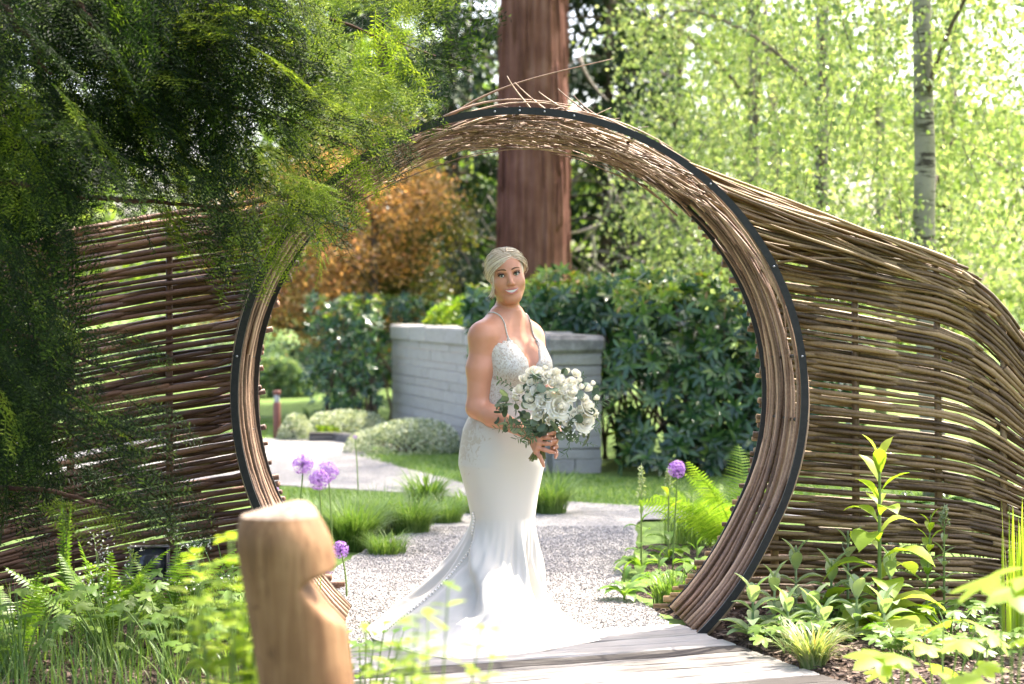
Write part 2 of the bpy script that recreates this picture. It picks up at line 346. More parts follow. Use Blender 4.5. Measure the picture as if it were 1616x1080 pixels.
def courses(ln, place, lmin, lmax):
    z = 0.0
    while z < 1.02:
        h = min(rnd.choice([0.075, 0.09, 0.1, 0.115, 0.13]), 1.035 - z)
        if 1.035 - z - h < 0.05: h = 1.035 - z
        s = -rnd.uniform(0, .2)
        while s < ln:
            L = rnd.uniform(lmin, lmax); e = min(s + L, ln); s0 = max(s, 0)
            if ln - e < .14: e = ln
            if e - s0 > 0.03: place(s0, e, z, h)
            s = e
        z += h
def st_front(s0, e, z, h): B().box(((s0 + e) / 2, -fs * (0.06 - rnd.uniform(-.003, .003)), z + h / 2), (e - s0 - .006, 0.14, h - .005), bev=0.004, jit=0.0015, rot=Matrix.Rotation(rnd.uniform(-.002, .002), 3, 'Z')).obj('stone', m_stone, wl_, smooth=False)
def st_end(s0, e, z, h): B().box((wlen - .055 + rnd.uniform(-.006, .007), -fs * (0.012 + (s0 + e) / 2), z + h / 2), (0.14, e - s0 - .007, h - .006), bev=0.007, jit=0.003).obj('stone', m_stone, wl_, smooth=False)
courses(wlen - .13, st_front, .35, 1.0); courses(.44, st_end, .2, .46)
s = 0.0
while s < wlen - .9:
    L = min(rnd.uniform(0.7, 1.0), wlen - .8 - s); B().box((s + L / 2, -fs * .215, 1.12), (L - .012, 0.5, 0.17), bev=0.014, jit=0.003).obj('coping_stone', m_stone, wl_, smooth=False); s += L
B().box((wlen - .37, -fs * .215, 1.112), (.84, 0.54, 0.15), bev=0.03, jit=0.004).obj('coping_stone', m_cope, wl_, smooth=False, label='darker coping slab at the end of the wall')

# timber edging and bollard
t_ = thing('timber_edging', 'low timber sleeper edging the far gravel path', 'edging', G(520, 694))
for k, (x0, x1) in enumerate(((488, 530), (531, 566))):
    a, c = G(x0, 693) - G(520, 694), G(x1, 693 + k * 4) - G(520, 694); B().box((a + c) / 2 + np.array([0, 0, .02]), (np.linalg.norm(c - a), .12, .1), rot=Matrix.Rotation(math.atan2((c - a)[1], (c - a)[0]), 3, 'Z'), bev=.01).obj('sleeper', m_deck, t_, smooth=False)
t = NT('bollard_rust'); m_boll = t.fin(t.pbr(t.ramp(t.noise(30), [(0.3, (0.12, 0.045, 0.035)), (0.7, (0.22, 0.09, 0.07))]), 0.6))
t = NT('black_plastic'); m_blk = t.fin(t.pbr((0.012, 0.012, 0.013), 0.35, 0.5))
t = NT('lamp_glass'); m_glass = t.fin(t.pbr((0.35, 0.36, 0.36), 0.1, 0.5))
bo = thing('bollard_light', 'rust brown bollard light on the lawn behind the arch', 'bollard', G(437, 688))
for nm, z0, z1, r_, m in (('post', -.02, .36, .04, m_boll), ('lens', .36, .44, .03, m_glass), ('cap', .44, .485, .042, m_boll)):
    B().tube([(0, 0, z0), (0, 0, z0 + .006), (0, 0, z1 - .006), (0, 0, z1)], [r_ * .94, r_, r_, r_ * .9], 16).obj(nm, m, bo)

# ------------------------------------------------------------------ moon gate
t = NT('black_steel'); n1 = t.noise(60, 4); m_steel = t.fin(t.pbr(t.ramp(n1, [(0.3, (0.009, 0.009, 0.009)), (0.7, (0.02, 0.019, 0.018))]), 0.5, 0.3, t.bump(n1, .15, .002)))
t = NT('bolt_zinc'); m_bolt = t.fin(t.pbr((0.35, 0.35, 0.36), 0.35, 0.5, Metallic=0.8))
def rodmat(name, stops):
    t = NT(name); n1 = t.noise(90, 5, .6); n2 = t.noise(9, 3)
    f = t('Math', {0: t('Math', {0: n1, 1: .4}, operation='MULTIPLY').outputs[0], 1: t('Math', {0: n2, 1: .3}, operation='MULTIPLY').outputs[0]}, operation='ADD').outputs[0]
    f = t('Math', {0: f, 1: t('Math', {0: t.rndv(), 1: .5}, operation='MULTIPLY').outputs[0]}, operation='ADD').outputs[0]
    return t.fin(t.pbr(t.ramp(f, stops), 0.55, 0.35, t.bump(n1, .45, .003)))
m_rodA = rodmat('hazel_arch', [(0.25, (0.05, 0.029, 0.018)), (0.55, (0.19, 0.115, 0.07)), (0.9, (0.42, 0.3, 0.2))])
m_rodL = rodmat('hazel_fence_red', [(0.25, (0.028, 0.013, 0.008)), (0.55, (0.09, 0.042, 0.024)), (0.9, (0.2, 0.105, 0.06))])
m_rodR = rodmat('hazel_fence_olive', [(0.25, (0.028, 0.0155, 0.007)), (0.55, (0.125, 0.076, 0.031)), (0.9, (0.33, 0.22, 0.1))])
t = NT('cut_wood'); m_cut = t.fin(t.pbr(t.ramp(t.noise(80), [(.3, (.38, .2, .11)), (.7, (.6, .38, .24))]), .7))
CN, RN, CF, RF = P(820, 625, 8.85), 450 / F * 8.85, P(805, 620, 9.37), 403 / F * 9.37
def ringpt(a, v, dr=0.0):
    """point of the tunnel at angle a (0 = right, counter-clockwise), depth v (0 near ring, 1 far ring)"""
    a = np.asarray(a, float); v = np.asarray(v, float); c = CN + np.multiply.outer(v, CF - CN) if v.ndim else CN + v * (CF - CN)
    low = np.clip((-np.sin(a) - .45) / .4, 0, 1); r = (RN + (RF - RN) * v) * (1 + .062 * low ** 1.5) + dr
    return c + np.stack([r * np.cos(a), 0 * a, r * np.sin(a)], -1)
arch = thing('moon_gate', 'round arch of bundled hazel rods in black steel hoops behind the bride', 'arch', (CN[0], 9.1, 0)); AO = np.array([CN[0], 9.1, 0])
A0, A1 = math.radians(-53.5), math.radians(233.5)
def ring(v, nm, lab):
    a = np.linspace(A0, A1, 110); pr = [(-.016, -.008), (.016, -.008), (.016, .008), (-.016, .008)]
    V = np.stack([ringpt(a, v, dr) + np.array([0, dy, 0]) for dr, dy in pr], 1); n = len(a)
    Q = [(i * 4 + j, i * 4 + (j + 1) % 4, i * 4 + 4 + (j + 1) % 4, i * 4 + 4 + j) for i in range(n - 1) for j in range(4)] + [(3, 2, 1, 0), ((n - 1) * 4, (n - 1) * 4 + 1, (n - 1) * 4 + 2, (n - 1) * 4 + 3)]
    return B().add(V.reshape(-1, 3) - AO, Q, r=0).obj(nm, m_steel, arch, smooth=False, label=lab)
ring(0.0, 'hoop', 'black flat steel hoop at the front'); ring(1.0, 'hoop', 'black flat steel hoop at the back')
bs = B(); bs.tube([(0, 0, 0), (0, -.003, 0), (0, -.005, 0)], [.0055, .005, .002], 8); bm_ = bs.mesh('bolt', m_bolt)
for a_ in [95, 90, 85, 79, 48, 27, 8, 133, 172]:
    o = link('bolt', bm_, arch); o.location = (ringpt(math.radians(a_), 0.0) - AO + np.array([0, -.009, 0])).tolist()
for a_ in [-38, -24, -5, 8, 27, 47, 66, 90, 113, 133, 153, 172, 188, 205]:
    a_ = math.radians(a_); pts = [ringpt(a_, v, .014) - AO for v in np.linspace(.01, .99, 6)]; B().tube(pts, .009, 4).obj('cross_bar', m_steel, arch)
def arod(a0, a1, v0, v1, r0, r1, nm='rod', dr0=0.0, dr1=0.0, wob=.05, wr=.006, n=20, mat=None, sides=5, straight=0.0):
    t = np.linspace(0, 1, n); a = a0 + (a1 - a0) * t; ph = R.uniform(0, 6.28, 3)
    v = v0 + (v1 - v0) * t + wob * np.sin(t * R.uniform(3, 7) + ph[0]) * np.minimum(t * 4, 1); v = np.clip(v, .02, .98)
    dr = dr0 + (dr1 - dr0) * t + wr * np.sin(t * R.uniform(6, 12) + ph[1])
    p = ringpt(a, v, dr)
    if straight:
        ch = p[0] + (p[-1] - p[0]) * t[:, None]; p = p + (ch - p) * straight
    B().tube(p - AO, r0 + (r1 - r0) * t, sides).obj(nm, mat or m_rodA, arch)
for k in range(26):
    v = (k + .5) / 26; r0 = rnd.uniform(.0095, .0148); layer = (k % 3)
    arod(A0 + .005, math.radians(rnd.uniform(35, 85)), v + rnd.uniform(-.02, .02), np.clip(v + rnd.uniform(-.22, .22), .03, .97), r0, .005, dr0=(.022, -.002, .012)[layer], dr1=rnd.uniform(-.02, .03), wob=.03, wr=.004, n=24)
    arod(A1 - .005, math.radians(rnd.uniform(100, 150)), v + rnd.uniform(-.02, .02), np.clip(v + rnd.uniform(-.22, .22), .03, .97), r0, .005, dr0=(.022, -.002, .012)[layer], dr1=rnd.uniform(-.02, .03), wob=.03, wr=.004, n=24)
for k in range(46):
    s = rnd.choice((-1, 1)); c = math.radians(rnd.uniform(5, 75)); a0 = c if s > 0 else math.pi - c
    arod(a0, a0 + s * math.radians(rnd.uniform(50, 85)), rnd.random(), rnd.random(), rnd.uniform(.006, .009), .003, dr0=rnd.uniform(-.02, .03), dr1=rnd.uniform(-.05, .03), n=14)
for k in range(190):      # fine brushwood over the crown of the arch
    s = rnd.choice((-1, 1)); c = math.radians(rnd.uniform(42, 105)); a0 = c if s > 0 else math.pi - c
    arod(a0, a0 + s * math.radians(rnd.uniform(16, 38)), rnd.random(), rnd.random(), rnd.uniform(.003, .0058), .0016, 'twig', rnd.uniform(-.07, .03), rnd.uniform(-.075, .03), n=8, sides=4, wob=.06, wr=.008, straight=rnd.uniform(0, .9))
def loose(p, r0, r1):
    B().tube(np.asarray(p) - AO, np.linspace(r0, r1, len(p)), 5).obj('loose_stem', m_rodA, arch)
Dn = 8.95
for q in ([(705, 190), (760, 140), (850, 120), (968, 93)], [(700, 185), (775, 150), (820, 152), (920, 170)], [(800, 190), (870, 165), (960, 170), (1062, 235)], [(980, 210), (935, 185), (900, 160), (880, 140)], [(930, 195), (900, 180), (868, 160), (850, 145)], [(690, 200), (760, 165), (830, 150), (905, 172)],
          [(1005, 215), (950, 190), (920, 172), (905, 150)], [(885, 190), (855, 170), (830, 150), (812, 130)], [(1030, 235), (985, 190), (930, 175), (885, 172)], [(1165, 350), (1215, 380), (1235, 430), (1243, 560)], [(1040, 225), (1120, 290), (1180, 330), (1222, 420)], [(845, 185), (835, 165), (815, 150), (800, 120)]):
    D_ = Dn + rnd.uniform(-.02, .35); loose(bez(*[P(x, y, D_) for x, y in q], 14), rnd.uniform(.006, .009), .0022)
for k in range(26):
    x = rnd.uniform(760, 1010); a_ = math.radians(rnd.choice((rnd.uniform(15, 60), rnd.uniform(120, 165)))); D_ = Dn + rnd.uniform(0, .4); y0 = 467 + (CN[2] - CAMZ) * 0 + 0
    th = math.acos(np.clip((x - 820) / 450, -1, 1)); p0 = ringpt(th, (D_ - 8.85) / .52 * .9, .0); L = rnd.uniform(.12, .28); d = np.array([math.cos(a_), 0, math.sin(a_) * .45])
    loose([p0, p0 + d * L * .5 + np.array([0, 0, .01]), p0 + d * L], .003, .0012)

# ------------------------------------------------------------------ woven fences
def fence(name, label, side, path, top, zb, stakes, nlay, mat, rmin, rmax, slope):
    """path(s) -> x,y ; top(s) height ; s metres from the arch"""
    f = thing(name, label, 'fence', (*path(0.0), 0)); O = np.array([*path(0.0), 0])
    for s in stakes:
        p = path(s); z1 = top(s) + rnd.uniform(.0, .06) - .03; pts = np.array([[p[0] + rnd.uniform(-.01, .01), p[1], -.05], [p[0], p[1], z1 * .5], [p[0] + rnd.uniform(-.012, .012), p[1], z1]])
        B().tube(pts - O, [.02, .018, .015], 8).obj('stake', mat, f)
    Smax = stakes[-1] + .25
    for k in range(nlay):
        u = (k + .5) / nlay; r = rnd.uniform(rmin, rmax)
        segs = [(0.0, Smax * rnd.uniform(.55, 1.0))]
        if segs[0][1] < Smax * .97: segs.append((segs[0][1] - rnd.uniform(.1, .35), Smax))
        if rnd.random() < .35: m_ = rnd.uniform(.1, .6) * Smax; segs.append((m_, min(Smax, m_ + rnd.uniform(.5, 1.1))))
        for q, (s0, s1) in enumerate(segs):
            s = np.linspace(s0, s1, max(8, int((s1 - s0) / .065))); uu = u + (rnd.uniform(-.5, .5) / nlay if q else 0)
            z = zb + uu * (np.array([top(x) for x in s]) - zb) + slope(s) * (1 - uu) + np.interp(s, [s0, (s0 + s1) / 2, s1], [rnd.uniform(-.014, .014) for _ in range(3)])
            st = np.array(stakes); ph = np.interp(s, np.concatenate([[st[0] - .38], st, [st[-1] + .38]]), np.arange(len(st) + 2) * math.pi + (math.pi if (k + q) % 2 else 0))
            wv = np.cos(ph) * (.018 + r * .8); xy = np.array([path(x) for x in s]); tn = np.gradient(xy, axis=0); tn /= np.linalg.norm(tn, axis=1)[:, None]; nr = np.stack([-tn[:, 1], tn[:, 0]], 1)
            xy = xy + nr * wv[:, None]
            if q == 0:   # starts at the far hoop, its cut end poking through
                dz = np.clip(z[0] - CF[2], -RF, RF); xs = CF[0] + side * (math.sqrt(max(RF ** 2 - dz ** 2, .02)) * (1 + .05 * np.clip((-dz / RF - .45) / .4, 0, 1)) - rnd.uniform(-.01, .045))
                first = np.array([[xs, CF[1] + .03 + rnd.uniform(-.005, .01)]]); far = np.where((xy[:, 0] - xs) * side > .12)[0]
                if len(far) < 4: continue
                xy = np.vstack([first, first + (xy[far[0]] - first) * .5, xy[far[0]:]]); z = np.concatenate([[z[0]], [z[0] * .6 + z[far[0]] * .4], z[far[0]:]])
            pts = np.column_stack([xy, np.maximum(z, .012 + r)]); rr = np.linspace(r * 1.1, r * rnd.uniform(.55, .85), len(pts)) * (1 + .06 * np.sin(np.arange(len(pts)) * 2.3 + k) + .3 * (R.random(len(pts)) < .06))
            if q and rnd.random() < .5: rr = rr[::-1]
            B().tube(pts - O, rr, 6).obj('rod', mat, f)
    return f, O
def pxx(px, D): return (px - CX) / F * D
xr0 = 1.2
def path_r(s):
    x = xr0 - .12 + s; return (x, 9.43 - .05 * smooth01((x - 1.2) / .5) + .12 * smooth01((x - 1.75) / .8) * (x - 1.75))
def top_r(s):
    x, y_ = path_r(s); px = CX + x / y_ * F
    y = np.interp(px, [1150, 1210, 1350, 1480, 1530, 1570, 1610, 1700, 1800], [345, 352, 378, 408, 432, 470, 522, 610, 690]); return CAMZ - (y - HZ) / F * y_
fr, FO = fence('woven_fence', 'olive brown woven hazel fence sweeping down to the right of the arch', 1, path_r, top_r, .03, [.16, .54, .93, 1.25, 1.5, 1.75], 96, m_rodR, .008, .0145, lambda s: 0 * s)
for k in range(62):       # bundle that leaves the crown of the arch and runs along the fence top
    x0, y0 = rnd.uniform(950, 1185), 0; th = math.acos((x0 - 820) / 450); v = rnd.uniform(.45, 1.0); p0 = ringpt(th, v, rnd.uniform(.01, .05))
    xe = rnd.uniform(1330, 1570); sE = pxx(xe, 9.43) - xr0 + .12; ze = top_r(sE) + rnd.uniform(-.16, .035); pe = np.array([*path_r(sE), ze]) + np.array([0, rnd.uniform(-.05, .04), 0])
    d0 = np.array([math.sin(th), .1, -math.cos(th)]); p1 = p0 + d0 * .35; p2 = pe + np.array([-.35, 0, .16 + rnd.uniform(-.04, .05)]); r0 = rnd.uniform(.006, .0125)
    B().tube(bez(p0, p1, p2, pe, 16) - FO, np.linspace(r0 * .6, r0, 16) if rnd.random() < .6 else np.linspace(r0, r0 * .5, 16), 6).obj('rod', m_rodR, fr)
xl0 = -1.2
def path_l(s): return (CF[0] - RF * .96 + .05 - s, 9.43 - .33 * s * smooth01(s / 1.2))
def top_l(s):
    x, y = path_l(s); px = CX + x / y * F; yy = np.interp(px, [-200, 0, 110, 240, 400, 460], [470, 400, 360, 338, 318, 300]); return CAMZ - (yy - HZ) / F * y
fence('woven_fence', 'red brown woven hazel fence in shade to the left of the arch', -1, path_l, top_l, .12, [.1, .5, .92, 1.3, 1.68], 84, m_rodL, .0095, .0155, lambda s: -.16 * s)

# ------------------------------------------------------------------ carved post close to the camera
t = NT('post_wood'); n1 = t.noise(1.0, 6, .6, sc3=(30, 30, 1.6)); n2 = t.noise(5, 4); n3 = t.noise(120, 3)
f_ = t('Math', {0: t('Math', {0: n1, 1: .6}, operation='MULTIPLY').outputs[0], 1: t('Math', {0: n2, 1: .4}, operation='MULTIPLY').outputs[0]}, operation='ADD').outputs[0]
ck = t.noise(1.0, 2, .5, sc3=(34, 34, .9)); crk = t.ramp(ck, [(.488, (1, 1, 1)), (.498, (.5, .46, .42)), (.502, (.5, .46, .42)), (.512, (1, 1, 1))])
m_post = t.fin(t.pbr(t.mix(1.0, crk, t.ramp(f_, [(.32, (.055, .027, .012)), (.5, (.175, .088, .037)), (.7, (.31, .18, .087))]), 'MULTIPLY'), .7, .25, t.bump(t('Math', {0: n1, 1: ck}, operation='ADD').outputs[0], .6, .005)))
t = NT('post_top'); n1 = t.noise(60, 5, .7); m_ptop = t.fin(t.pbr(t.ramp(n1, [(.3, (.12, .085, .06)), (.6, (.32, .25, .19))]), .85, .2, t.bump(n1, .6, .006)))
PD = 4.5; K = F / PD
def pcut(py): return np.interp(py, [780, 850, 885, 899, 912, 922, 960, 988, 1075, 1900], [515, 527, 531, 527, 488, 482, 514, 547, 556, 640]) / 1.0
base = P(620, 1940, PD); base[2] = 0
po = thing('carved_post', 'notched orange brown timber post blurred close to the camera', 'post', (P(500, 1075, PD)[0] + .09, PD, 0)); PO = np.array([P(500, 1075, PD)[0] + .09, PD, 0])
V = []; ns = 44; ys = np.concatenate([np.linspace(1960, 1100, 10), np.linspace(1075, 814, 50)])
for py in ys:
    cx = 450 + (py - 870) * .165; r = 76 if py > 868 else 76 * (1 - .2 * ((868 - py) / 56) ** 2); z = CAMZ - (py - HZ) / K
    a = np.arange(ns) * 2 * math.pi / ns; x = cx + r * np.cos(a) * (1 + .015 * np.sin(a * 5 + 1)); y = r * np.sin(a) * (1 + .012 * np.sin(a * 4))
    c = pcut(py); x = np.where(x > c, c - (x - c) * .03, x)
    V.append(np.stack([(x - CX) / K - PO[0], y / K, np.full(ns, z)], 1))
n = len(ys); V = np.vstack(V); Q = [(i * ns + j, i * ns + (j + 1) % ns, (i + 1) * ns + (j + 1) % ns, (i + 1) * ns + j) for i in range(n - 1) for j in range(ns)]
B().add(V, Q, r=0).obj('shaft', m_post, po)
top = V[-ns:].copy(); rows = [top]; cc = top.mean(0)
for q in (.96, .86, .66, .4, .12):
    tt = cc + (top - cc) * q; tt[:, 2] += (1 - q ** 2.2) * .014 + (tt[:, 0] - cc[0]) * .24 * (1 - q ** 4) + R.normal(0, .001, ns) + .012 * (1 - q ** 8); rows.append(tt)
rows = np.vstack(rows); m = 6
B().add(rows, [(i * ns + j, i * ns + (j + 1) % ns, (i + 1) * ns + (j + 1) % ns, (i + 1) * ns + j) for i in range(m - 1) for j in range(ns)] + [], [((m - 1) * ns, (m - 1) * ns + j, (m - 1) * ns + j + 1) for j in range(1, ns - 1)], r=0).obj('top_face', m_ptop, po)

# floodlight in front of the left fence
fl = thing('floodlight', 'black square floodlight on a bracket by the woven fence', 'floodlight', P(236, 940, 8.75)); fl.location[2] = 0; fl.rotation_euler = (0, 0, .1)
zc = P(236, 890, 8.75)[2]; tl = Matrix.Rotation(math.radians(-14), 3, 'X')
B().box((0, 0, zc), (.175, .05, .16), rot=tl, bev=.012).obj('housing', m_blk, fl)
for dx, dz, wx, hz in ((0, .071, .175, .016), (0, -.071, .175, .016), (.08, 0, .015, .126), (-.08, 0, .015, .126)):
    c = tl @ Vector((dx, -.032, dz)); B().box((c[0], c[1], c[2] + zc), (wx, .02, hz), rot=tl, bev=.004).obj('bezel', m_blk, fl)
c = tl @ Vector((0, -.0275, 0)); t = NT('flood_glass'); B().box((c[0], c[1], c[2] + zc), (.143, .004, .124), rot=tl).obj('glass', t.fin(t.pbr((.03, .032, .035), .12, .5)), fl)
for s in (-1, 1): B().tube([(s * .095, .02, zc), (s * .095, .03, zc - .11), (0, .035, zc - .13), (0, .035, 0)], .007, 6).obj('bracket', m_blk, fl)
# ------------------------------------------------------------------ foliage materials
GR = [(0.0, (0.03, 0.065, 0.012)), (0.5, (0.06, 0.12, 0.02)), (1.0, (0.11, 0.18, 0.03))]
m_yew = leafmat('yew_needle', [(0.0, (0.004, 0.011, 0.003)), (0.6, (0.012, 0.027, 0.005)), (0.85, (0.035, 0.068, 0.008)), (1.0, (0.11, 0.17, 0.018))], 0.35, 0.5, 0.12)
m_yew_new_lit = leafmat('yew_lit_new_growth', [(0.0, (0.05, 0.09, 0.01)), (0.5, (0.14, 0.21, 0.02)), (1.0, (0.34, 0.4, 0.05))], 0.62, 0.5, 0.2)  # lime new growth, its pale colour also painting in backlight on the sprays
m_birch = leafmat('birch_leaf', [(0.0, (0.1, 0.16, 0.05)), (0.5, (0.21, 0.28, 0.1)), (1.0, (0.36, 0.41, 0.2))], 0.58, 0.3, 0.5, tint=(1.4, 1.35, .85))
m_wood = leafmat('far_leaf', [(0.0, (0.09, 0.15, 0.035)), (0.5, (0.16, 0.24, 0.05)), (1.0, (0.26, 0.32, 0.09))], 0.55, 0.5, 0.3)
m_dark = leafmat('dark_conifer', [(0.0, (0.012, 0.032, 0.016)), (0.6, (0.026, 0.055, 0.022)), (1.0, (0.07, 0.1, 0.03))], 0.25, 0.45, 0.35)
m_olive = leafmat('olive_leaf', [(0.0, (0.06, 0.07, 0.018)), (0.6, (0.14, 0.14, 0.035)), (1.0, (0.26, 0.2, 0.07))], 0.4, 0.4, 0.4)
m_maple = leafmat('maple_leaf', [(0.0, (0.07, 0.055, 0.016)), (0.3, (0.2, 0.14, 0.05)), (0.6, (0.4, 0.28, 0.1)), (0.85, (0.56, 0.42, 0.18)), (1.0, (0.6, 0.36, 0.28))], 0.58, 0.4, 0.4, tint=(1.4, 1.0, 0.6))
m_laurel = leafmat('laurel_leaf', [(0.0, (0.014, 0.045, 0.018)), (0.6, (0.036, 0.09, 0.03)), (0.9, (0.075, 0.15, 0.04)), (1.0, (0.16, 0.22, 0.05))], 0.18, 0.22, 0.6)
m_laurel_new = leafmat('laurel_new_leaf', [(0.0, (0.1, 0.18, 0.03)), (0.8, (0.2, 0.27, 0.04)), (1.0, (0.3, 0.16, 0.06))], 0.4, 0.3, 0.5)
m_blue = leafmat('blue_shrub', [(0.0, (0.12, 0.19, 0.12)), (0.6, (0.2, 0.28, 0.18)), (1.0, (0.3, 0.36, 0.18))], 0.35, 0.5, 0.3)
m_varieg = leafmat('variegated_leaf', [(0.0, (0.09, 0.14, 0.07)), (0.35, (0.18, 0.24, 0.15)), (0.5, (0.52, 0.54, 0.44)), (1.0, (0.64, 0.64, 0.54))], 0.3, 0.35, 0.45)
m_bright = leafmat('bright_climber', [(0.0, (0.1, 0.19, 0.02)), (0.6, (0.2, 0.3, 0.03)), (1.0, (0.34, 0.38, 0.05))], 0.5, 0.4, 0.4)
m_sbark = woodmat('sequoia_bark', [(0.28, (0.045, 0.018, 0.013)), (0.5, (0.16, 0.07, 0.053)), (0.75, (0.31, 0.165, 0.132))], (16, 16, 1.1), 0.9, 1.0, 0.1, False, .06)
m_bark = woodmat('brown_bark', [(0.2, (0.03, 0.022, 0.016)), (0.5, (0.09, 0.065, 0.05)), (0.85, (0.2, 0.16, 0.125))], (30, 30, 6), 0.9, 0.6)
m_grey = woodmat('dead_wood', [(0.2, (0.12, 0.1, 0.085)), (0.5, (0.25, 0.22, 0.19)), (0.85, (0.4, 0.36, 0.32))], (30, 30, 6), 0.9, 0.5)
t = NT('birch_bark'); n1 = t.noise(1.0, 5, .65, sc3=(5, 5, 26)); n2 = t.noise(2.6, 4)
c = t.mix(t.ramp(n1, [(.52, (0, 0, 0)), (.62, (1, 1, 1))]), (.26, .235, .18), (.05, .04, .03)); c = t.mix(t.ramp(n2, [(.5, (0, 0, 0)), (.68, (1, 1, 1))]), c, (.1, .1, .05))
m_bbark = t.fin(t.pbr(c, .8, .2, t.bump(n1, .4, .01)))

def clumpy(n, c, rad, nc, cr, shell=0.35):
    """n points gathered in nc clumps inside an ellipsoid"""
    d = rvec(nc); q = d * (shell + (1 - shell) * R.random((nc, 1)) ** .6) * np.asarray(rad); k = R.integers(0, nc, n)
    return np.asarray(c) + q[k] + R.normal(size=(n, 3)) * cr * (0.6 + .8 * R.random((nc, 1)))[k] * np.array([1, 1, .7]), k
def leaves(b, p, tpl, smin, smax, droop=0.4, out=None, up=None):
    n = len(p); d = rvec(n); d[:, 2] -= droop
    if out is not None: d = d + out
    return b.inst(tpl, p, rot_to(d, rvec(n) * .9 + (np.array([0, 0, .8]) if up is None else up)), R.uniform(smin, smax, n))
def limbs(b, base, top, r0, r1, n=14, wob=.04):
    t = np.linspace(0, 1, n)[:, None]; p = np.asarray(base) + (np.asarray(top) - np.asarray(base)) * t; p = p + np.cumsum(R.normal(0, wob, (n, 3)) * np.array([1, 1, 0]), 0) * np.minimum(t * 4, 1)
    b.tube(p, np.linspace(r0, r1, n), 9); return p
DIA = diamond(1.0, .62); DIAW = diamond(1.0, .85)

# sequoia with fluted bark
so = P(842, 467, 25.0); so[2] = 0
sq = thing('sequoia_tree', 'massive red brown sequoia trunk rising behind the bride', 'tree', so)
na, nz = 120, 90; a = np.arange(na) * 2 * math.pi / na; V = []
ridge = [(int(R.integers(5, 34)), R.uniform(0, 6.28), R.uniform(.15, .5)) for _ in range(14)]
for z in np.linspace(-.1, 18, nz):
    r = np.interp(z, [-.1, .5, 1.7, 5.2, 15], [.66, .54, .46, .41, .32]); f = sum(math.sqrt(1 / k) * np.sin(k * a + ph + am * math.sin(z * .8 + ph) * 1.5) for k, ph, am in ridge)
    V.append(np.stack([r * (1 + .03 * f) * np.cos(a), r * (1 + .03 * f) * np.sin(a), np.full(na, z)], 1))
V = np.vstack(V); Q = [(i * na + j, i * na + (j + 1) % na, (i + 1) * na + (j + 1) % na, (i + 1) * na + j) for i in range(nz - 1) for j in range(na)]
B().add(V, Q, r=0).obj('trunk', m_sbark, sq)
strip = []
for k in range(60):        # loose fibrous bark plates standing proud of the trunk
    th = R.uniform(math.pi, 2 * math.pi); z0 = R.uniform(.8, 5.6); L = R.uniform(.4, 1.6); zz = np.linspace(z0, z0 + L, 7); r = np.interp(zz, [.5, 1.7, 5.2, 15], [.54, .46, .41, .32]) * 1.015
    thh = th + np.cumsum(R.normal(0, .012, 7)); B().tube(np.stack([r * np.cos(thh), r * np.sin(thh), zz], 1), np.array([.004, .02, .026, .028, .025, .018, .004]) * R.uniform(.6, 1.2), 6, flat=.7).obj('bark_plate', m_sbark, sq)
b = B()
for k in range(10):
    p, _ = clumpy(900, (R.uniform(-2.2, 2.2), R.uniform(-1.5, 2), R.uniform(12.5, 17)), (1.2, 1.2, .6), 22, .22); leaves(b, p, DIA, .08, .16, .8)
b.obj('crown', m_dark, sq)

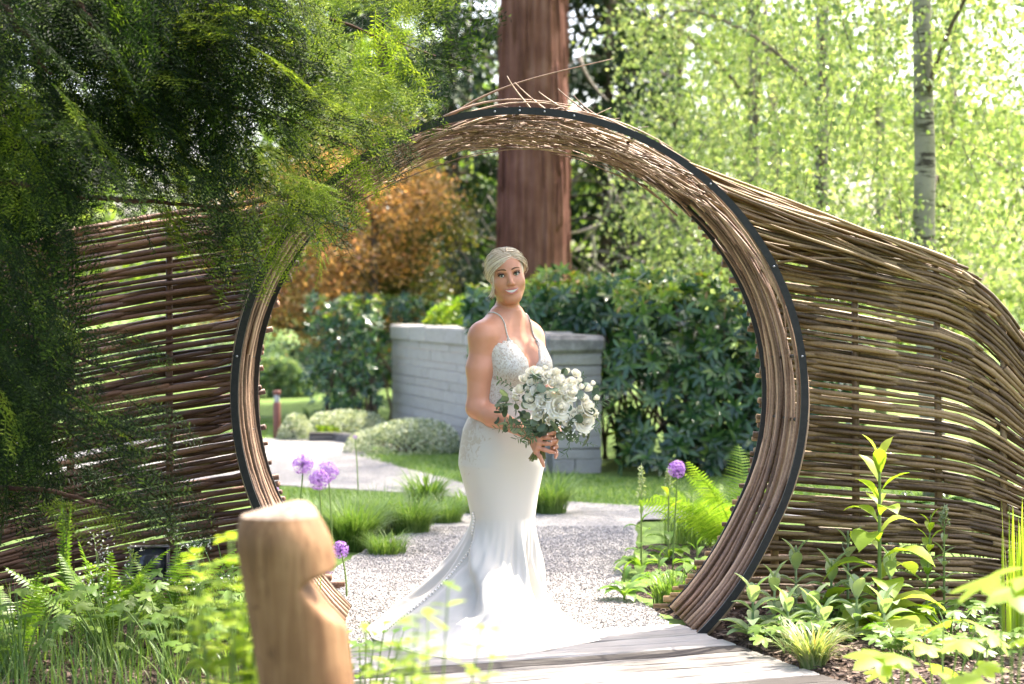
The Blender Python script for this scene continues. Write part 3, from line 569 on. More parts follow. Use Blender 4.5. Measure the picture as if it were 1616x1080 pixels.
# dark conifers behind
def conifer(px, D, h, rad, zlow, label, n, mat, dead=0, gap=.0, tr=.16):
    c = P(px, HZ, D); c[2] = 0; t = thing('conifer_tree', label, 'tree', c, 'dark conifers behind the hedge')
    b = B(); limbs(b, (0, 0, -.1), (R.uniform(-.2, .2), 0, h), tr, .04, 16, .02); b.obj('trunk', m_bark, t)
    b = B(); nb = int(h * 8); per = n // nb; lb = B()
    for k in range(nb):
        z = zlow + (h - zlow) * (k / nb); L = rad * (1 - .65 * (z - zlow) / (h - zlow)) * R.uniform(.6, 1.1); a_ = R.uniform(0, 6.28); d = np.array([math.cos(a_), math.sin(a_), .12])
        s = np.linspace(0, 1, 7)[:, None]; ln = np.array([0, 0, z]) + d * L * s - np.array([0, 0, .34]) * L * s ** 2.2; lb.tube(ln, np.linspace(.028, .006, 7), 4)
        q = R.random((per, 1)) ** .7; pp = np.array([0, 0, z]) + d * L * q - np.array([0, 0, .34]) * L * q ** 2.2 + R.normal(size=(per, 3)) * np.array([.17, .17, .05]) * L * .7; pp[:, 2] -= R.random(per) * .22
        leaves(b, pp, DIA, .07, .15, 1.2, out=d * .8)
    lb.obj('branch', m_bark, t, kind='stuff'); b.obj('crown', mat, t)
    for k in range(dead):
        a0 = np.array([R.uniform(-.1, .1), -.1, R.uniform(1.6, 3.6)]); d = np.array([R.uniform(-.6, 1.0), -.8, R.uniform(-.25, .25)]); db = B(); L = R.uniform(.8, 1.7); s = np.linspace(0, 1, 9)[:, None]
        ln = a0 + d * L * s + np.array([.12, 0, -.3]) * np.sin(s * 2.6 + k) * L * .5; db.tube(ln, np.linspace(.028, .006, 9), 5)
        for q in range(5):
            i = R.integers(2, 8); e = ln[i] + np.array([R.uniform(-.5, .5), R.uniform(-.3, .1), R.uniform(-.45, .2)]); db.tube(bez(ln[i], ln[i] + (e - ln[i]) * .4 + np.array([0, 0, .06]), ln[i] + (e - ln[i]) * .8, e, 6), np.linspace(.012, .004, 6), 4)
        db.obj('dead_branch', m_grey, t)
    for q in ([(948, 235), (962, 300), (985, 340), (1010, 360)], [(962, 300), (972, 335), (930, 372), (902, 398)], [(950, 352), (920, 368), (895, 372), (872, 365)], [(968, 325), (985, 300), (1000, 300), (1030, 318)], [(935, 372), (940, 400), (930, 415), (955, 425)], [(915, 92), (925, 125), (938, 138), (960, 160)]) if dead > 5 else ():
        B().tube(bez(*[P(x, y, 25.4 + R.uniform(-.1, .1)) - c for x, y in q], 10), np.linspace(.026, .009, 10), 5).obj('dead_branch', m_grey, t)
    return t
conifer(950, 27, 8, 1.7, 1.0, 'dark conifer with bare grey dead branches right of the sequoia', 16000, m_dark, 9, tr=.11)
conifer(720, 29, 9, 2.0, .6, 'dark green conifer just left of the sequoia', 16000, m_dark, 2)
conifer(1060, 31, 9, 2.0, .8, 'dark conifer between the sequoia and the birches', 12000, m_dark, 2)
conifer(610, 33, 9, 2.0, .4, 'dark conifer rising behind the copper maple', 12000, m_dark, 0)

# broadleaf trees
def broad(name, px, D, h, label, blobs, n, mat, tpl, smin, smax, tr=.12, bark=None, group=None, lean=0.0, nc=40, cr=.22):
    c = P(px, HZ, D); c[2] = 0; t = thing(name, label, 'tree', c, group)
    b = B(); tp = limbs(b, (0, 0, -.1), (lean, 0, h), tr, .03, 14, .02); b.obj('trunk', bark or m_bark, t)
    lb = B(); b = B(); tot = sum(x[3] * x[4] * x[5] for x in blobs)
    for (x, y, z, rx, ry, rz) in blobs:
        s = tp[min(len(tp) - 2, max(1, int(len(tp) * (z - .4) / h)))]; lb.tube(bez(s, s + (np.array([x, y, z]) - s) * .4 + np.array([0, 0, .15]), np.array([x, y, z]) - np.array([0, 0, .1]), (x, y, z), 8), np.linspace(tr * .35, .01, 8), 5)
        p, k = clumpy(max(200, int(n * rx * ry * rz / tot)), (x, y, z), (rx, ry, rz), nc, cr); p = p[p[:, 2] > .08]; leaves(b, p, tpl, smin, smax)
    lb.obj('branch', bark or m_bark, t, kind='stuff'); b.obj('crown', mat, t)
    return t
PALM = palmate(5, 1.0, .1, .15, 2.2, .62)
PAL5 = (lambda a: (np.vstack([[0, 0, 0]] + [[math.sin(q) * r, .2 + math.cos(q) * r, -.1 * r] for q, r in a]), np.zeros((0, 4), int), np.array([[0, i + 1, i] for i in range(1, len(a))])))([(-2, .45), (-1.5, .2), (-1.0, .75), (-.6, .3), (0, 1), (.6, .3), (1.0, .75), (1.5, .2), (2, .45)])
bl = [(R.uniform(-1.25, 1.2) - .75, R.uniform(-.7, .7), z, R.uniform(.5, .8), .6, .13) for z in np.linspace(1.1, 3.1, 21)]
broad('japanese_maple', 590, 24.6, 2.6, 'copper orange Japanese maple spreading low behind the arch', bl, 19000, m_maple, PAL5, .035, .06, .06, nc=26, cr=.14)
broad('small_tree', 640, 26, 3.6, 'olive brown leaved small tree between the maple and the sequoia', [(R.uniform(-1.0, 1.0), R.uniform(-.5, .5), z, .7, .6, .25) for z in np.linspace(1.1, 3.6, 14)], 22000, m_olive, DIAW, .04, .07, .07, nc=30, cr=.16)

def birch(px, py0, D, h, label, pxtop, n_str, spread, tr, zlo, foli=(0, 0), gx=None):
    c = P(px, HZ, D); c[2] = 0; t = thing('birch_tree', label, 'tree', c, 'birches behind the right hand fence')
    b = B(); dx = (pxtop - px) / F * D; tp = limbs(b, (0, 0, -.1), (dx * 1.6, 0, h), tr, .03, 22, .012); b.obj('trunk', m_bbark, t)
    lb = B(); b = B()
    for k in range(n_str):
        z = R.uniform(zlo + .5, h); a_ = R.uniform(0, 6.28); rr = spread * math.sqrt(R.random()) * (1 - .35 * max(0, (z - 5)) / h)
        e = np.array([math.cos(a_) * rr + foli[0], math.sin(a_) * rr * .8 + foli[1], z]); L = R.uniform(.2, .75); L = min(L, z - zlo + .1)
        if k % 40 == 0:
            s = tp[min(len(tp) - 1, int(len(tp) * min(.95, max(.1, z / h * .8))))]; lb.tube(bez(s, s + (e - s) * .3 + np.array([0, 0, .5]), e + np.array([0, 0, .25]), e, 8), np.linspace(.025, .005, 8), 4)
        m = int(34 + L * 40); q = R.random((m, 1)); dr = np.array([R.uniform(-.7, .7), R.uniform(-.7, .7), 0]); pp = e + dr * q * L - np.array([0, 0, 1.0]) * q * L + R.normal(size=(m, 3)) * np.array([.11, .11, .08])
        lb.tube([e, e + dr * L * .5 - np.array([0, 0, L * .5]), e + dr * L - np.array([0, 0, L])], [.004, .003, .0015], 3)
        leaves(b, pp, DIAW, .035, .058, .9)
    lb.obj('branch', m_bark, t, kind='stuff'); b.obj('crown', m_birch, t)
    return t
birch(1478, 430, 15.0, 9, 'silver birch with pale trunk behind the right hand fence', 1446, 560, 1.9, .1, 1.35, (.1, .15))
birch(1300, 430, 18.5, 14, 'light green birch with drooping twigs between the trunk and the conifer', 1290, 680, 1.9, .07, 1.3)
birch(1185, 430, 21.5, 15, 'light green birch drooping over the top of the laurel', 1190, 700, 1.5, .07, 1.2)
birch(1640, 430, 20, 10, 'light green birch at the open side beyond the fence end', 1650, 480, 2.2, .09, 1.0)
birch(1390, 430, 25, 11, 'far birch standing deepest behind the silver trunk', 1390, 480, 2.6, .08, .6)

# woodland beyond, one mass
b = B(); lb = B()
for k in range(30):
    px = R.uniform(-500, 2100); D = R.uniform(36, 60); c = P(px, HZ, D); c[2] = 0; hh = R.uniform(5, 9) if 560 < px < 1000 else R.uniform(7, 13)
    lb.tube([c, c + np.array([0, 0, hh * .5]), c + np.array([R.uniform(-.5, .5), 0, hh])], [.22, .16, .04], 6)
    for q in range(6):
        p, _ = clumpy(420, c + np.array([R.uniform(-1.8, 1.8), R.uniform(-1, 1), R.uniform(.6, hh)]), (2.0, 1.6, 1.1), 24, .35, .2); p = p[p[:, 2] > .1]; leaves(b, p, DIAW, .12, .26)
o = b.obj('woodland', m_wood, kind='stuff', label='distant sunlit green woodland closing the view', cat='woodland'); lb.obj('woodland_stems', m_bark, o)

# shrubs
def shrub(name, label, c, rad, n, mat, tpl, smin, smax, group=None, flat=0.0, cat='shrub', cr=.05, nc=60, noise=.12):
    t = thing(name, label, cat, c, group); rad = np.asarray(rad, float); d = rvec(n); d[:, 2] = np.abs(d[:, 2]) * 1.0 - .08
    k = R.normal(size=(nc, 3)); k /= np.linalg.norm(k, axis=1)[:, None]; f = 1 + noise * np.tanh(((d @ k.T) ** 9).sum(1) - 1) ; r = f * (1 - .35 * R.random(n) ** 2.5)
    p = d * rad * r[:, None]; p = p[p[:, 2] > -.02]; b = B(); m = len(p); dd = d[:m] + rvec(m) * .9; leaves(b, p, tpl, smin, smax, -.25, out=unit(p.mean(0)) * 0 + (p / rad) * .9)
    sb = B()
    for q in range(14): e = rvec(1)[0]; e[2] = abs(e[2]); sb.tube([(0, 0, -.03), e * rad * .4, e * rad * .85], [.012, .008, .003], 4)
    sb.obj('stem', m_bark, t); b.obj('foliage', mat, t); return t
SML = leaf(1, .55, 2, .1, .1)
vg = 'variegated mounds along the far path'
shrub('variegated_shrub', 'small round variegated shrub next to the bollard light', G(466, 690), (.2, .25, .24), 2600, m_varieg, SML, .018, .034, vg)
shrub('variegated_shrub', 'pale variegated shrub behind the timber sleeper', G(548, 687), (.42, .4, .33), 4600, m_varieg, SML, .018, .034, vg)
shrub('variegated_shrub', 'broad white edged mound at the foot of the stone wall', G(642, 709), (.56, .5, .33), 7000, m_varieg, SML, .018, .036, vg)
shrub('ground_cover_plant', 'low bright green leafy plant in front of the variegated shrub', G(518, 690), (.16, .15, .13), 500, m_bright, DIAW, .03, .05)
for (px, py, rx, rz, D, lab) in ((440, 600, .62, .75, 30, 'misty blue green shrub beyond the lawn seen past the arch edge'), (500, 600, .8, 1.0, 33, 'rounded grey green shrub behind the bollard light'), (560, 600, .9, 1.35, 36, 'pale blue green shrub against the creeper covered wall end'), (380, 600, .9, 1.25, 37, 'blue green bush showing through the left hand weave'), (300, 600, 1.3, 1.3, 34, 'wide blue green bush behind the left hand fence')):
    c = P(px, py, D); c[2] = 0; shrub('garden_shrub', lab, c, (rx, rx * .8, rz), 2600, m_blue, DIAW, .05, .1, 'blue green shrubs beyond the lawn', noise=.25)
shrub('creeper', 'bright yellow green climber spilling over the stone wall top', np.array([-.42, 22.1, .95]), (.62, .4, .5), 2600, m_bright, DIAW, .035, .075)

# laurel hedge: rosettes of long glossy leaves, the biggest 300 leaves as parts
LAU = leaf(1, .3, 4, .16, .12); lau_me = tmesh('leaf', LAU, m_laurel)
def rosette_hedge(name, label, boxes, nros, origin, smin, smax, newtop, nparts=300, cat='hedge'):
    t = thing(name, label, cat, origin); big = []; b = B(); bn = B(); sb = B(); O = np.asarray(origin); vol = np.array([bx[3] * bx[4] + bx[4] * bx[5] + bx[3] * bx[5] for bx in boxes]); vol = vol / vol.sum()
    for (x, y, z, rx, ry, rz), f in zip(boxes, vol):
        m = int(nros * f); q = R.uniform(-1, 1, (m, 3)); ax = R.choice(3, m, p=[.2, .5, .3]); sg = np.where(R.random(m) < .5, -1, 1); sg = np.where((ax == 1), np.where(R.random(m) < .8, -1, 1), sg); sg = np.where(ax == 2, 1, sg)
        dep = 1 - .55 * R.random(m) ** 2; q[np.arange(m), ax] = sg * dep
        nrm = q / np.linalg.norm(q, axis=1)[:, None] ** .3; bul = 1 + .12 * np.sin(q[:, 0] * 7 + x * 3) * np.sin(q[:, 2] * 5 + y)
        pos = np.array([x, y, z]) + q * np.array([rx, ry, rz]) * bul[:, None]; out = np.zeros((m, 3)); out[np.arange(m), ax] = sg; out += rvec(m) * .55; out[:, 2] += .35; out /= np.linalg.norm(out, axis=1)[:, None]
        for p, o_ in zip(pos, out):
            if p[2] < .05: continue
            k = R.integers(6, 10); fr = rot_to(o_)[0]; a_ = np.arange(k) * 2 * math.pi / k + R.uniform(0, 6); el = R.uniform(.15, .75, k)
            d = (np.cos(a_) * np.cos(el))[:, None] * fr[:, 0] + (np.sin(a_) * np.cos(el))[:, None] * fr[:, 2] + np.sin(el)[:, None] * fr[:, 1]; d[:, 2] -= .12
            rt = rot_to(d, np.broadcast_to(o_, d.shape)); s = R.uniform(smin, smax, k); isnew = p[2] > z + rz * .72 and R.random() < newtop
            if not isnew and p[1] < y - ry * .55 and p[2] > .5 and R.random() < .3: big += [(p, rt[i], s[i]) for i in range(k)]
            else: (bn if isnew else b).inst(LAU, np.repeat(p[None], k, 0) - O, rt, s * (.7 if isnew else 1))
        for _ in range(24):
            e = np.array([x + R.uniform(-1, 1) * rx * .9, y - R.uniform(-.2, .9) * ry, z + R.uniform(-.2, .9) * rz]); s0 = np.array([x + R.uniform(-.7, .7) * rx, y, -.03]); sb.tube(bez(s0, s0 + np.array([0, 0, .4]), e - np.array([0, 0, .3]), e, 7) - O, np.linspace(.018, .005, 7), 5)
    for i, (p, rt, s) in enumerate(big):
        if i < nparts: setmat(link('leaf', lau_me, t), rt, p - O, s)
        else: b.inst(LAU, (p - O)[None], rt[None], np.array([s]))
    b.obj('foliage', m_laurel, t, kind='stuff'); sb.obj('stem', m_bark, t, kind='stuff')
    if bn.n: bn.obj('new_growth', m_laurel_new, t, kind='stuff')
    return t
rosette_hedge('laurel_hedge', 'dark glossy laurel hedge topping the wall and running right', [(1.75, 17.55, .82, .88, .85, .8), (1.0, 18.6, 1.15, .85, .6, .52), (2.3, 17.9, .75, .7, .7, .72), (.3, 19.3, 1.25, .7, .5, .35)], 2300, (1.5, 17.6, 0), .085, .15, .75)
rosette_hedge('evergreen_shrub', 'glossy evergreen shrub growing against the left end of the wall', [(-1.9, 22.6, .72, .38, .5, .72), (-1.2, 23.7, 1.2, .8, .4, .3)], 620, (-1.9, 22.6, 0), .06, .11, .5, 200, 'shrub')

# ------------------------------------------------------------------ yew
m_ybark = woodmat('yew_bark', [(0.2, (0.018, 0.009, 0.006)), (0.5, (0.05, 0.026, 0.017)), (0.85, (0.11, 0.065, 0.045))], (40, 40, 8), 0.9, 0.6)
yw = thing('yew_tree', 'dark green yew with needle sprays hanging over the arch', 'tree', (-2.9, 6.9, 0)); YO = np.array([-2.9, 6.9, 0])
NEED = diamond(1, .19, .1)
def spray(L, seed):
    """one flat yew branchlet: forked twigs with two ranks of needles"""
    b = B(); n = 11; s = np.linspace(0, 1, n)[:, None]; ph = R.uniform(-.2, .2); ax = np.array([0, 1.0, 0]) * L * s + np.array([ph, 0, 0]) * L * s ** 2 - np.array([0, 0, .18]) * L * s ** 2
    lines = [(ax, L)]; nt = int(L / .03)
    for k in range(nt):
        u = .05 + .9 * k / nt; f_ = u * (n - 1); i0 = int(f_); p0 = ax[i0] + (ax[min(n - 1, i0 + 1)] - ax[i0]) * (f_ % 1); sg = 1 if k % 2 else -1
        l2 = L * (.42 * (1 - u) ** .6 + .1) * R.uniform(.5, 1.15); d = unit([sg * R.uniform(.75, 1.1), R.uniform(.45, .95), R.uniform(-.3, .15)]); q = np.linspace(0, 1, 6)[:, None]; l = p0 + d * l2 * q - np.array([0, 0, .22]) * l2 * q ** 2 + np.array([0, .15, 0]) * l2 * q ** 2
        lines.append((l, l2))
        if l2 > .1:
            for m in range(2): i = 2 + m; d3 = unit(d + np.array([-sg * .5, .8, R.uniform(-.2, .2)]) * (1 if m % 2 else -.7)); l3 = l2 * R.uniform(.3, .5); lines.append((l[i] + d3 * l3 * q - np.array([0, 0, .2]) * l3 * q ** 2, l3))
    for l, ll in lines:
        b.tube(l, np.linspace(.0026 if ll == L else .0014, .0008, len(l)), 3, cap=False, r=0.0)
        m = max(6, int(ll / .0075)); u = np.linspace(.03, 1, m); p = np.stack([np.interp(u, np.linspace(0, 1, len(l)), l[:, c]) for c in range(3)], 1); tn = unit(l[-1] - l[0])
        side = unit(np.cross(tn, [0, 0, 1.0])); sg = np.where(np.arange(m) % 2, 1, -1)[:, None]; d = side * sg + tn * .42 + np.array([0, 0, .1]) + R.normal(size=(m, 3)) * .13
        tone = R.random() ** 1.5 * .8
        b.inst(NEED, p, rot_to(d, np.array([0, 0, 1.0]) + rvec(m) * .25), R.uniform(.022, .032, m) * np.interp(u, [0, .8, 1], [1, 1, .65]), r=np.clip(tone + .12 * R.random(m) + .2 * (u > .8), 0, .999))
    return b
SPB = [spray(L, k) for k, L in enumerate((.34, .4, .44, .48, .38, .42))]
SPR = [b.mesh('needle_spray', m_yew, False) for b in SPB]; SPN = [b.mesh('needle_spray', m_yew_new_lit, False) for b in SPB]
YP = [(-60, -60), (690, -60), (690, 45), (670, 105), (640, 160), (615, 205), (585, 262), (565, 318), (505, 362), (455, 405), (400, 420), (345, 408), (265, 375), (228, 322), (140, 330), (95, 400), (150, 470), (215, 540), (150, 600), (235, 690), (205, 740), (240, 790), (140, 760), (60, 800), (-60, 800)]
cnt = 0
while cnt < 262:
    q = R.uniform([-60, -60], [775, 800])
    if not in_poly(q[None], YP)[0]: continue
    if q[1] > 420 and R.random() < (.8 if q[0] > 130 else .45): continue
    D = R.uniform(7.3, 8.6) if q[0] > 250 else R.uniform(7.0, 8.2); p = P(q[0], q[1], D)
    if D > 8.3 and q[1] > 300: D = 8.3
    d = unit([R.uniform(-.1, 1.1), R.uniform(-.7, .5), -R.uniform(-.05, .9)]) if q[1] > 60 else unit([R.uniform(-.2, 1.0), R.uniform(-.6, .3), R.uniform(-.9, .2)])
    o = link('needle_spray', (SPN if R.random() < (.9 if q[0] > 400 else .5 if q[0] > 230 else .12) else SPR)[cnt % 6], yw); setmat(o, rot_to(d, np.array([R.uniform(-.3, .3), -R.uniform(0, .6), 1.0]))[0], p - d * .25 - YO, R.uniform(.8, 1.15)); cnt += 1  # lime share rises to the right, painting sunlit yew into the colour
yb = B(); cnt = 0
while cnt < 270:      # inner mass of the tree, behind the outer sprays
    q = R.uniform([-80, -60], [470, 830]) if cnt < 130 else R.uniform([60, -60], [480, 240])
    if cnt >= 190: q = R.uniform([-260, -330], [240, -40])      # the tree goes on above the frame
    elif not in_poly(q[None], YP)[0] or (q[0] > 110 and q[1] > 380): continue
    D = R.uniform(7.4, 8.2); p = P(*q, D); d = unit([R.uniform(-.2, .9), R.uniform(-.5, .5), -R.uniform(.2, 1.1)]); M = rot_to(d, np.array([R.uniform(-.4, .4), -R.uniform(0, .6), 1.0]))[0]; sb = SPB[cnt % 6]; cnt += 1
    V = np.vstack(sb.V) * R.uniform(1.0, 1.3); yb.add(V @ M.T + p - d * .25 - YO, None, None, np.concatenate(sb.r)); 
    if sb.Q: yb.Q.append(np.vstack(sb.Q) + yb.n - len(V))
    if sb.T: yb.T.append(np.vstack(sb.T) + yb.n - len(V))
yb.obj('inner_foliage', m_yew, yw, smooth=False, kind='stuff')
for (q, D, s) in (((300, 588), 7.2, 1.0), ((318, 718), 7.0, .9), ((325, 815), 7.1, 1.1), ((290, 780), 7.3, 1.0), ((270, 850), 7.3, .8), ((250, 720), 7.0, 1.0), ((770, 75), 7.4, 1.1), ((735, 115), 7.5, .8), ((700, 215), 7.6, .8), ((650, 270), 7.7, .8), ((520, 395), 7.7, .7), ((440, 450), 7.6, .8), ((395, 465), 7.5, .8), ((560, 365), 7.8, .6), ((620, 300), 7.8, .7), ((470, 430), 7.7, .7), ((255, 790), 7.1, 1.0), ((215, 850), 7.2, .9), ((300, 760), 7.2, 1.1), ((338, 830), 7.3, .8)):
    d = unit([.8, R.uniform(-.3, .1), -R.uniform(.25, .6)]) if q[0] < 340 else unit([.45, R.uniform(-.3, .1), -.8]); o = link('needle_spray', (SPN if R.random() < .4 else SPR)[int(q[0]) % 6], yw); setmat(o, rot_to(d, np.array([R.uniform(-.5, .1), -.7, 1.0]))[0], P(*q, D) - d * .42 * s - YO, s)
B().tube(np.array([(-2.9, 6.9, -.1), (-2.85, 6.95, .8), (-2.9, 6.85, 2.0), (-2.8, 6.9, 3.4)]) - YO, [.2, .16, .14, .1], 12).obj('trunk', m_bark, yw)
for q in ([(-200, 420, 6.8), (-40, 260, 7.0), (200, 150, 7.2), (420, 190, 7.4), (560, 240, 7.6)], [(-250, 200, 6.8), (-50, 40, 6.9), (120, -60, 7.0), (320, -40, 7.3), (520, 40, 7.5), (680, 90, 7.6)], [(-220, 600, 6.8), (-80, 520, 6.9), (80, 540, 7.0), (200, 600, 7.1)], [(-220, 720, 6.8), (-60, 660, 6.9), (120, 690, 7.1), (240, 740, 7.2)],
          [(-250, 330, 6.8), (-60, 290, 6.7), (130, 310, 6.8), (300, 320, 7.2), (420, 360, 7.5)], [(90, -30, 6.6), (130, 30, 6.6), (165, 100, 6.7), (220, 170, 6.8)], [(0, 10, 6.5), (40, 55, 6.5), (75, 110, 6.6)], [(225, -20, 6.7), (255, 60, 6.8), (290, 140, 6.9)], [(-220, 840, 6.8), (-40, 760, 6.8), (120, 780, 6.9), (230, 810, 7.1)]):
    q = np.array([P(x, y, min(D + .75, 8.35)) for x, y, D in q]); s_ = np.linspace(0, len(q) - 1, 24); q = np.stack([np.interp(s_, np.arange(len(q)), q[:, i]) for i in range(3)], 1); q[1:-1] = (q[:-2] + 2 * q[1:-1] + q[2:]) / 4; q += np.cumsum(R.normal(0, .006, q.shape), 0)
    B().tube(q - YO, np.linspace(.018, .004, len(q)), 7).obj('limb', m_ybark, yw)
# ------------------------------------------------------------------ garden plants
m_grass = leafmat('grass_blade', [(0, (.07, .14, .025)), (.5, (.13, .22, .045)), (1, (.24, .32, .1))], .4, .4, .4)
m_dry = leafmat('sedge_blade', [(0, (.14, .2, .06)), (.5, (.26, .32, .12)), (.9, (.4, .42, .22)), (1, (.42, .25, .08))], .4, .4, .4)
m_fern = leafmat('fern_frond', [(0, (.1, .19, .02)), (.5, (.17, .28, .03)), (1, (.25, .35, .05))], .55, .45, .3)
m_lime = leafmat('lime_leaf', [(0, (.2, .3, .03)), (.5, (.3, .4, .05)), (1, (.42, .48, .1))], .6, .45, .3)
m_leafg = leafmat('broad_leaf', [(0, (.07, .15, .02)), (.5, (.13, .23, .03)), (1, (.2, .3, .05))], .5, .4, .4)
m_wool = leafmat('woolly_leaf', [(0, (.2, .28, .14)), (.5, (.3, .37, .2)), (1, (.4, .46, .28))], .4, .75, .15, tint=(1.1, 1.25, .5))
m_hell = leafmat('hellebore_leaf', [(0, (.02, .055, .018)), (.6, (.04, .09, .025)), (1, (.09, .15, .04))], .25, .25, .55)
m_all = leafmat('allium_floret', [(0, (.3, .14, .42)), (.5, (.42, .22, .55)), (1, (.58, .38, .68))], .35, .5, .3, tint=(1.1, 1.0, 1.15))
m_stem = leafmat('green_stem', [(0, (.1, .18, .04)), (1, (.2, .27, .08))], .2, .5, .3)
m_spike = leafmat('flower_bud', [(0, (.2, .27, .12)), (1, (.4, .43, .28))], .3, .6, .2)
m_white = leafmat('small_white_flower', [(0, (.5, .5, .45)), (1, (.75, .73, .68))], .3, .6, .2, tint=(1, 1, 1))
def hs(c, n, rad, hgt, wid, mat, name, label, cat, group=None, bend=(.25, .95), base=.05, kind=None, tall=1.0, loc=None):
    """a tussock: many arching blades of one plant"""
    b = B(); tp = [blade(1, 1, 5, q) for q in np.linspace(bend[0], bend[1], 6)]; k = R.integers(0, 6, n)
    for q in range(6):
        m = (k == q).sum(); a = R.uniform(0, 6.28, m); rr = base * np.sqrt(R.random(m)); p = np.stack([np.cos(a) * rr, np.sin(a) * rr, -.02 + 0 * a], 1); a2 = a + R.normal(0, .6, m)
        ca, sa = np.cos(a2 - math.pi / 2), np.sin(a2 - math.pi / 2); Z = np.zeros(m); O = np.ones(m); rot = np.stack([np.stack([ca, -sa, Z], -1), np.stack([sa, ca, Z], -1), np.stack([Z, Z, O], -1)], 1)
        h_ = hgt * R.uniform(.45, 1.1, m); b.inst(tp[q], p, rot, np.stack([wid * R.uniform(.6, 1.2, m), h_ * rad, h_], 1))
    return b.obj(name, mat, None, loc=c, label=label, cat=cat, group=group, kind=kind)
gt = 'ornamental grass tussocks by the gravel'
for px, py, n, hg, lab in ((560, 862, 900, .34, 'largest arching green grass tussock beside the timber post'), (650, 838, 700, .27, 'green grass tussock between the big tussock and the train'), (702, 822, 450, .2, 'small low grass tussock just left of the bride'), (672, 800, 220, .3, 'upright broad bladed grass tussock at the lawn edge'), (868, 808, 500, .33, 'light green grass tussock right of the bride by the lawn'), (505, 838, 500, .26, 'grass tussock under the purple alliums'), (745, 806, 200, .18, 'small grass tuft hidden half behind the skirt'), (600, 835, 600, .28, 'grass tussock filling the gap behind the largest one'), (610, 872, 300, .16, 'low spreading grass tuft at the gravel edge')):
    hs(G(px, py), int(n * 1.3), 1.25, hg * 1.15, .0055 if n > 250 else .014, m_grass, 'grass_tussock', lab, 'grass', gt, (.45, 1.15), .11)

def stemleaf(t, me, p, d, s, up=None, name='leaf'): return setmat(link(name, me, t), rot_to(d, np.array([0, 0, 1.0]) if up is None else up)[0], p, s)
def allium(px, py, D, rad, label, gz=0.0, nfl=150, bud=False):
    top = P(px, py, D); base = np.array([top[0] + R.uniform(-.05, .05), D + R.uniform(-.03, .03), gz]); t = thing('allium', label, 'allium', base, 'purple alliums'); c = top - base
    B().tube(bez((0, 0, -.02), (0, 0, c[2] * .4), c * .75 + np.array([.01, 0, 0]), c, 9), np.linspace(.005, .0035, 9), 6).obj('stem', m_stem, t)
    b = B(); d = rvec(nfl)
    for v in d: b.tube([c + v * rad * .08, c + v * rad * .86], [.0007, .0007], 3, cap=False, r=.1)
    st = np.array([[0, 0, 0]] + [[math.cos(q * math.pi / 3) * (1 if q % 2 == 0 else .3), math.sin(q * math.pi / 3) * (1 if q % 2 == 0 else .3), .12 if q % 2 == 0 else 0] for q in range(6)]); six = np.vstack([[0, 0, 0]] + [[math.cos(q * math.pi / 6) * (1 if q % 2 == 0 else .28), math.sin(q * math.pi / 6) * (1 if q % 2 == 0 else .28), .2 * (q % 2 == 0)] for q in range(12)])
    f = rot_to(d); rot = np.stack([f[:, :, 0], -f[:, :, 2], f[:, :, 1]], -1); b.inst((six, np.zeros((0, 4), int), np.array([[0, i, i % 12 + 1] for i in range(1, 13)])), c + d * rad * R.uniform(.82, 1.02, (nfl, 1)), rot, R.uniform(.16, .24, nfl) * rad)
    b.obj('flower_head', m_all, t, smooth=False); return t
allium(478, 733, 11.2, .062, 'purple globe allium standing apart above the grass tussocks', nfl=170)
allium(517, 745, 11.4, .064, 'upper purple allium of the touching pair', nfl=170); allium(503, 758, 11.1, .06, 'lower purple allium of the touching pair', nfl=170)
allium(427, 776, 11.0, .05, 'purple allium half hidden by the steel hoop'); allium(537, 868, 10.0, .045, 'low purple allium in front of the grass by the post')
allium(1068, 741, 10.9, .05, 'deep purple allium beside the fern right of the arch', nfl=220); allium(766, 666, 14.0, .045, 'small pale allium on a tall stem against the variegated mound', nfl=90); allium(560, 690, 13.2, .018, 'closed allium bud on a thin stem over the gravel', nfl=50)
allium(513, 905, 9.6, .035, 'small mauve allium low by the post notch', nfl=90)

# ferns: each frond a part
def frondmesh(L, npin, wid, mat, serr=True, droop=.5, curl=0):
    b = B(); n = 14; s = np.linspace(0, 1, n); ang = droop * s ** 1.5; y = np.concatenate([[0], np.cumsum(np.sin(ang[1:]) * L / (n - 1))]); z = np.concatenate([[0], np.cumsum(np.cos(ang[1:]) * L / (n - 1))]); ax = np.stack([0 * s, y, z], 1)
    b.tube(ax, np.linspace(.0035, .001, n), 4, r=.3)
    for k in range(npin):
        u = .12 + .87 * k / npin; p = np.array([np.interp(u, s, ax[:, i]) for i in range(3)]); tn = unit([0, math.sin(np.interp(u, s, ang)), math.cos(np.interp(u, s, ang))]); nr = np.cross([1.0, 0, 0], tn)
        w_ = wid * (math.sin(math.pi * min(1, (u * .8 + .2)) ** 1.2) ** .8 * .95 + .05) * L * R.uniform(.92, 1.05)
        for sg in (-1, 1):
            m = 9 if serr else 4; q = np.linspace(0, 1, m); d = unit(np.array([sg * 1.0, 0, 0]) + tn * .28 - nr * R.uniform(-.05, .12)); c = p + np.outer(q * w_, d) - np.outer(q ** 2 * w_ * .18, nr); hw = (1 - q ** 1.5 * .9) * L * (.0085 if serr else .0125)
            if serr: hw = hw * np.where(np.arange(m) % 2, 1.3, .75)
            V = np.vstack([c + tn * hw[:, None], c - tn * hw[:, None]]); i = np.arange(m - 1); b.add(V, np.stack([i, i + m, i + m + 1, i + 1], 1), r=R.random() * .99)
    return b.mesh('frond', mat)
FRO = [frondmesh(.7, 30, .2, m_fern, True, dr) for dr in (.5, .8, 1.1)]; FRY = [frondmesh(.6, 28, .13, m_leafg, False, dr) for dr in (.35, .8)]
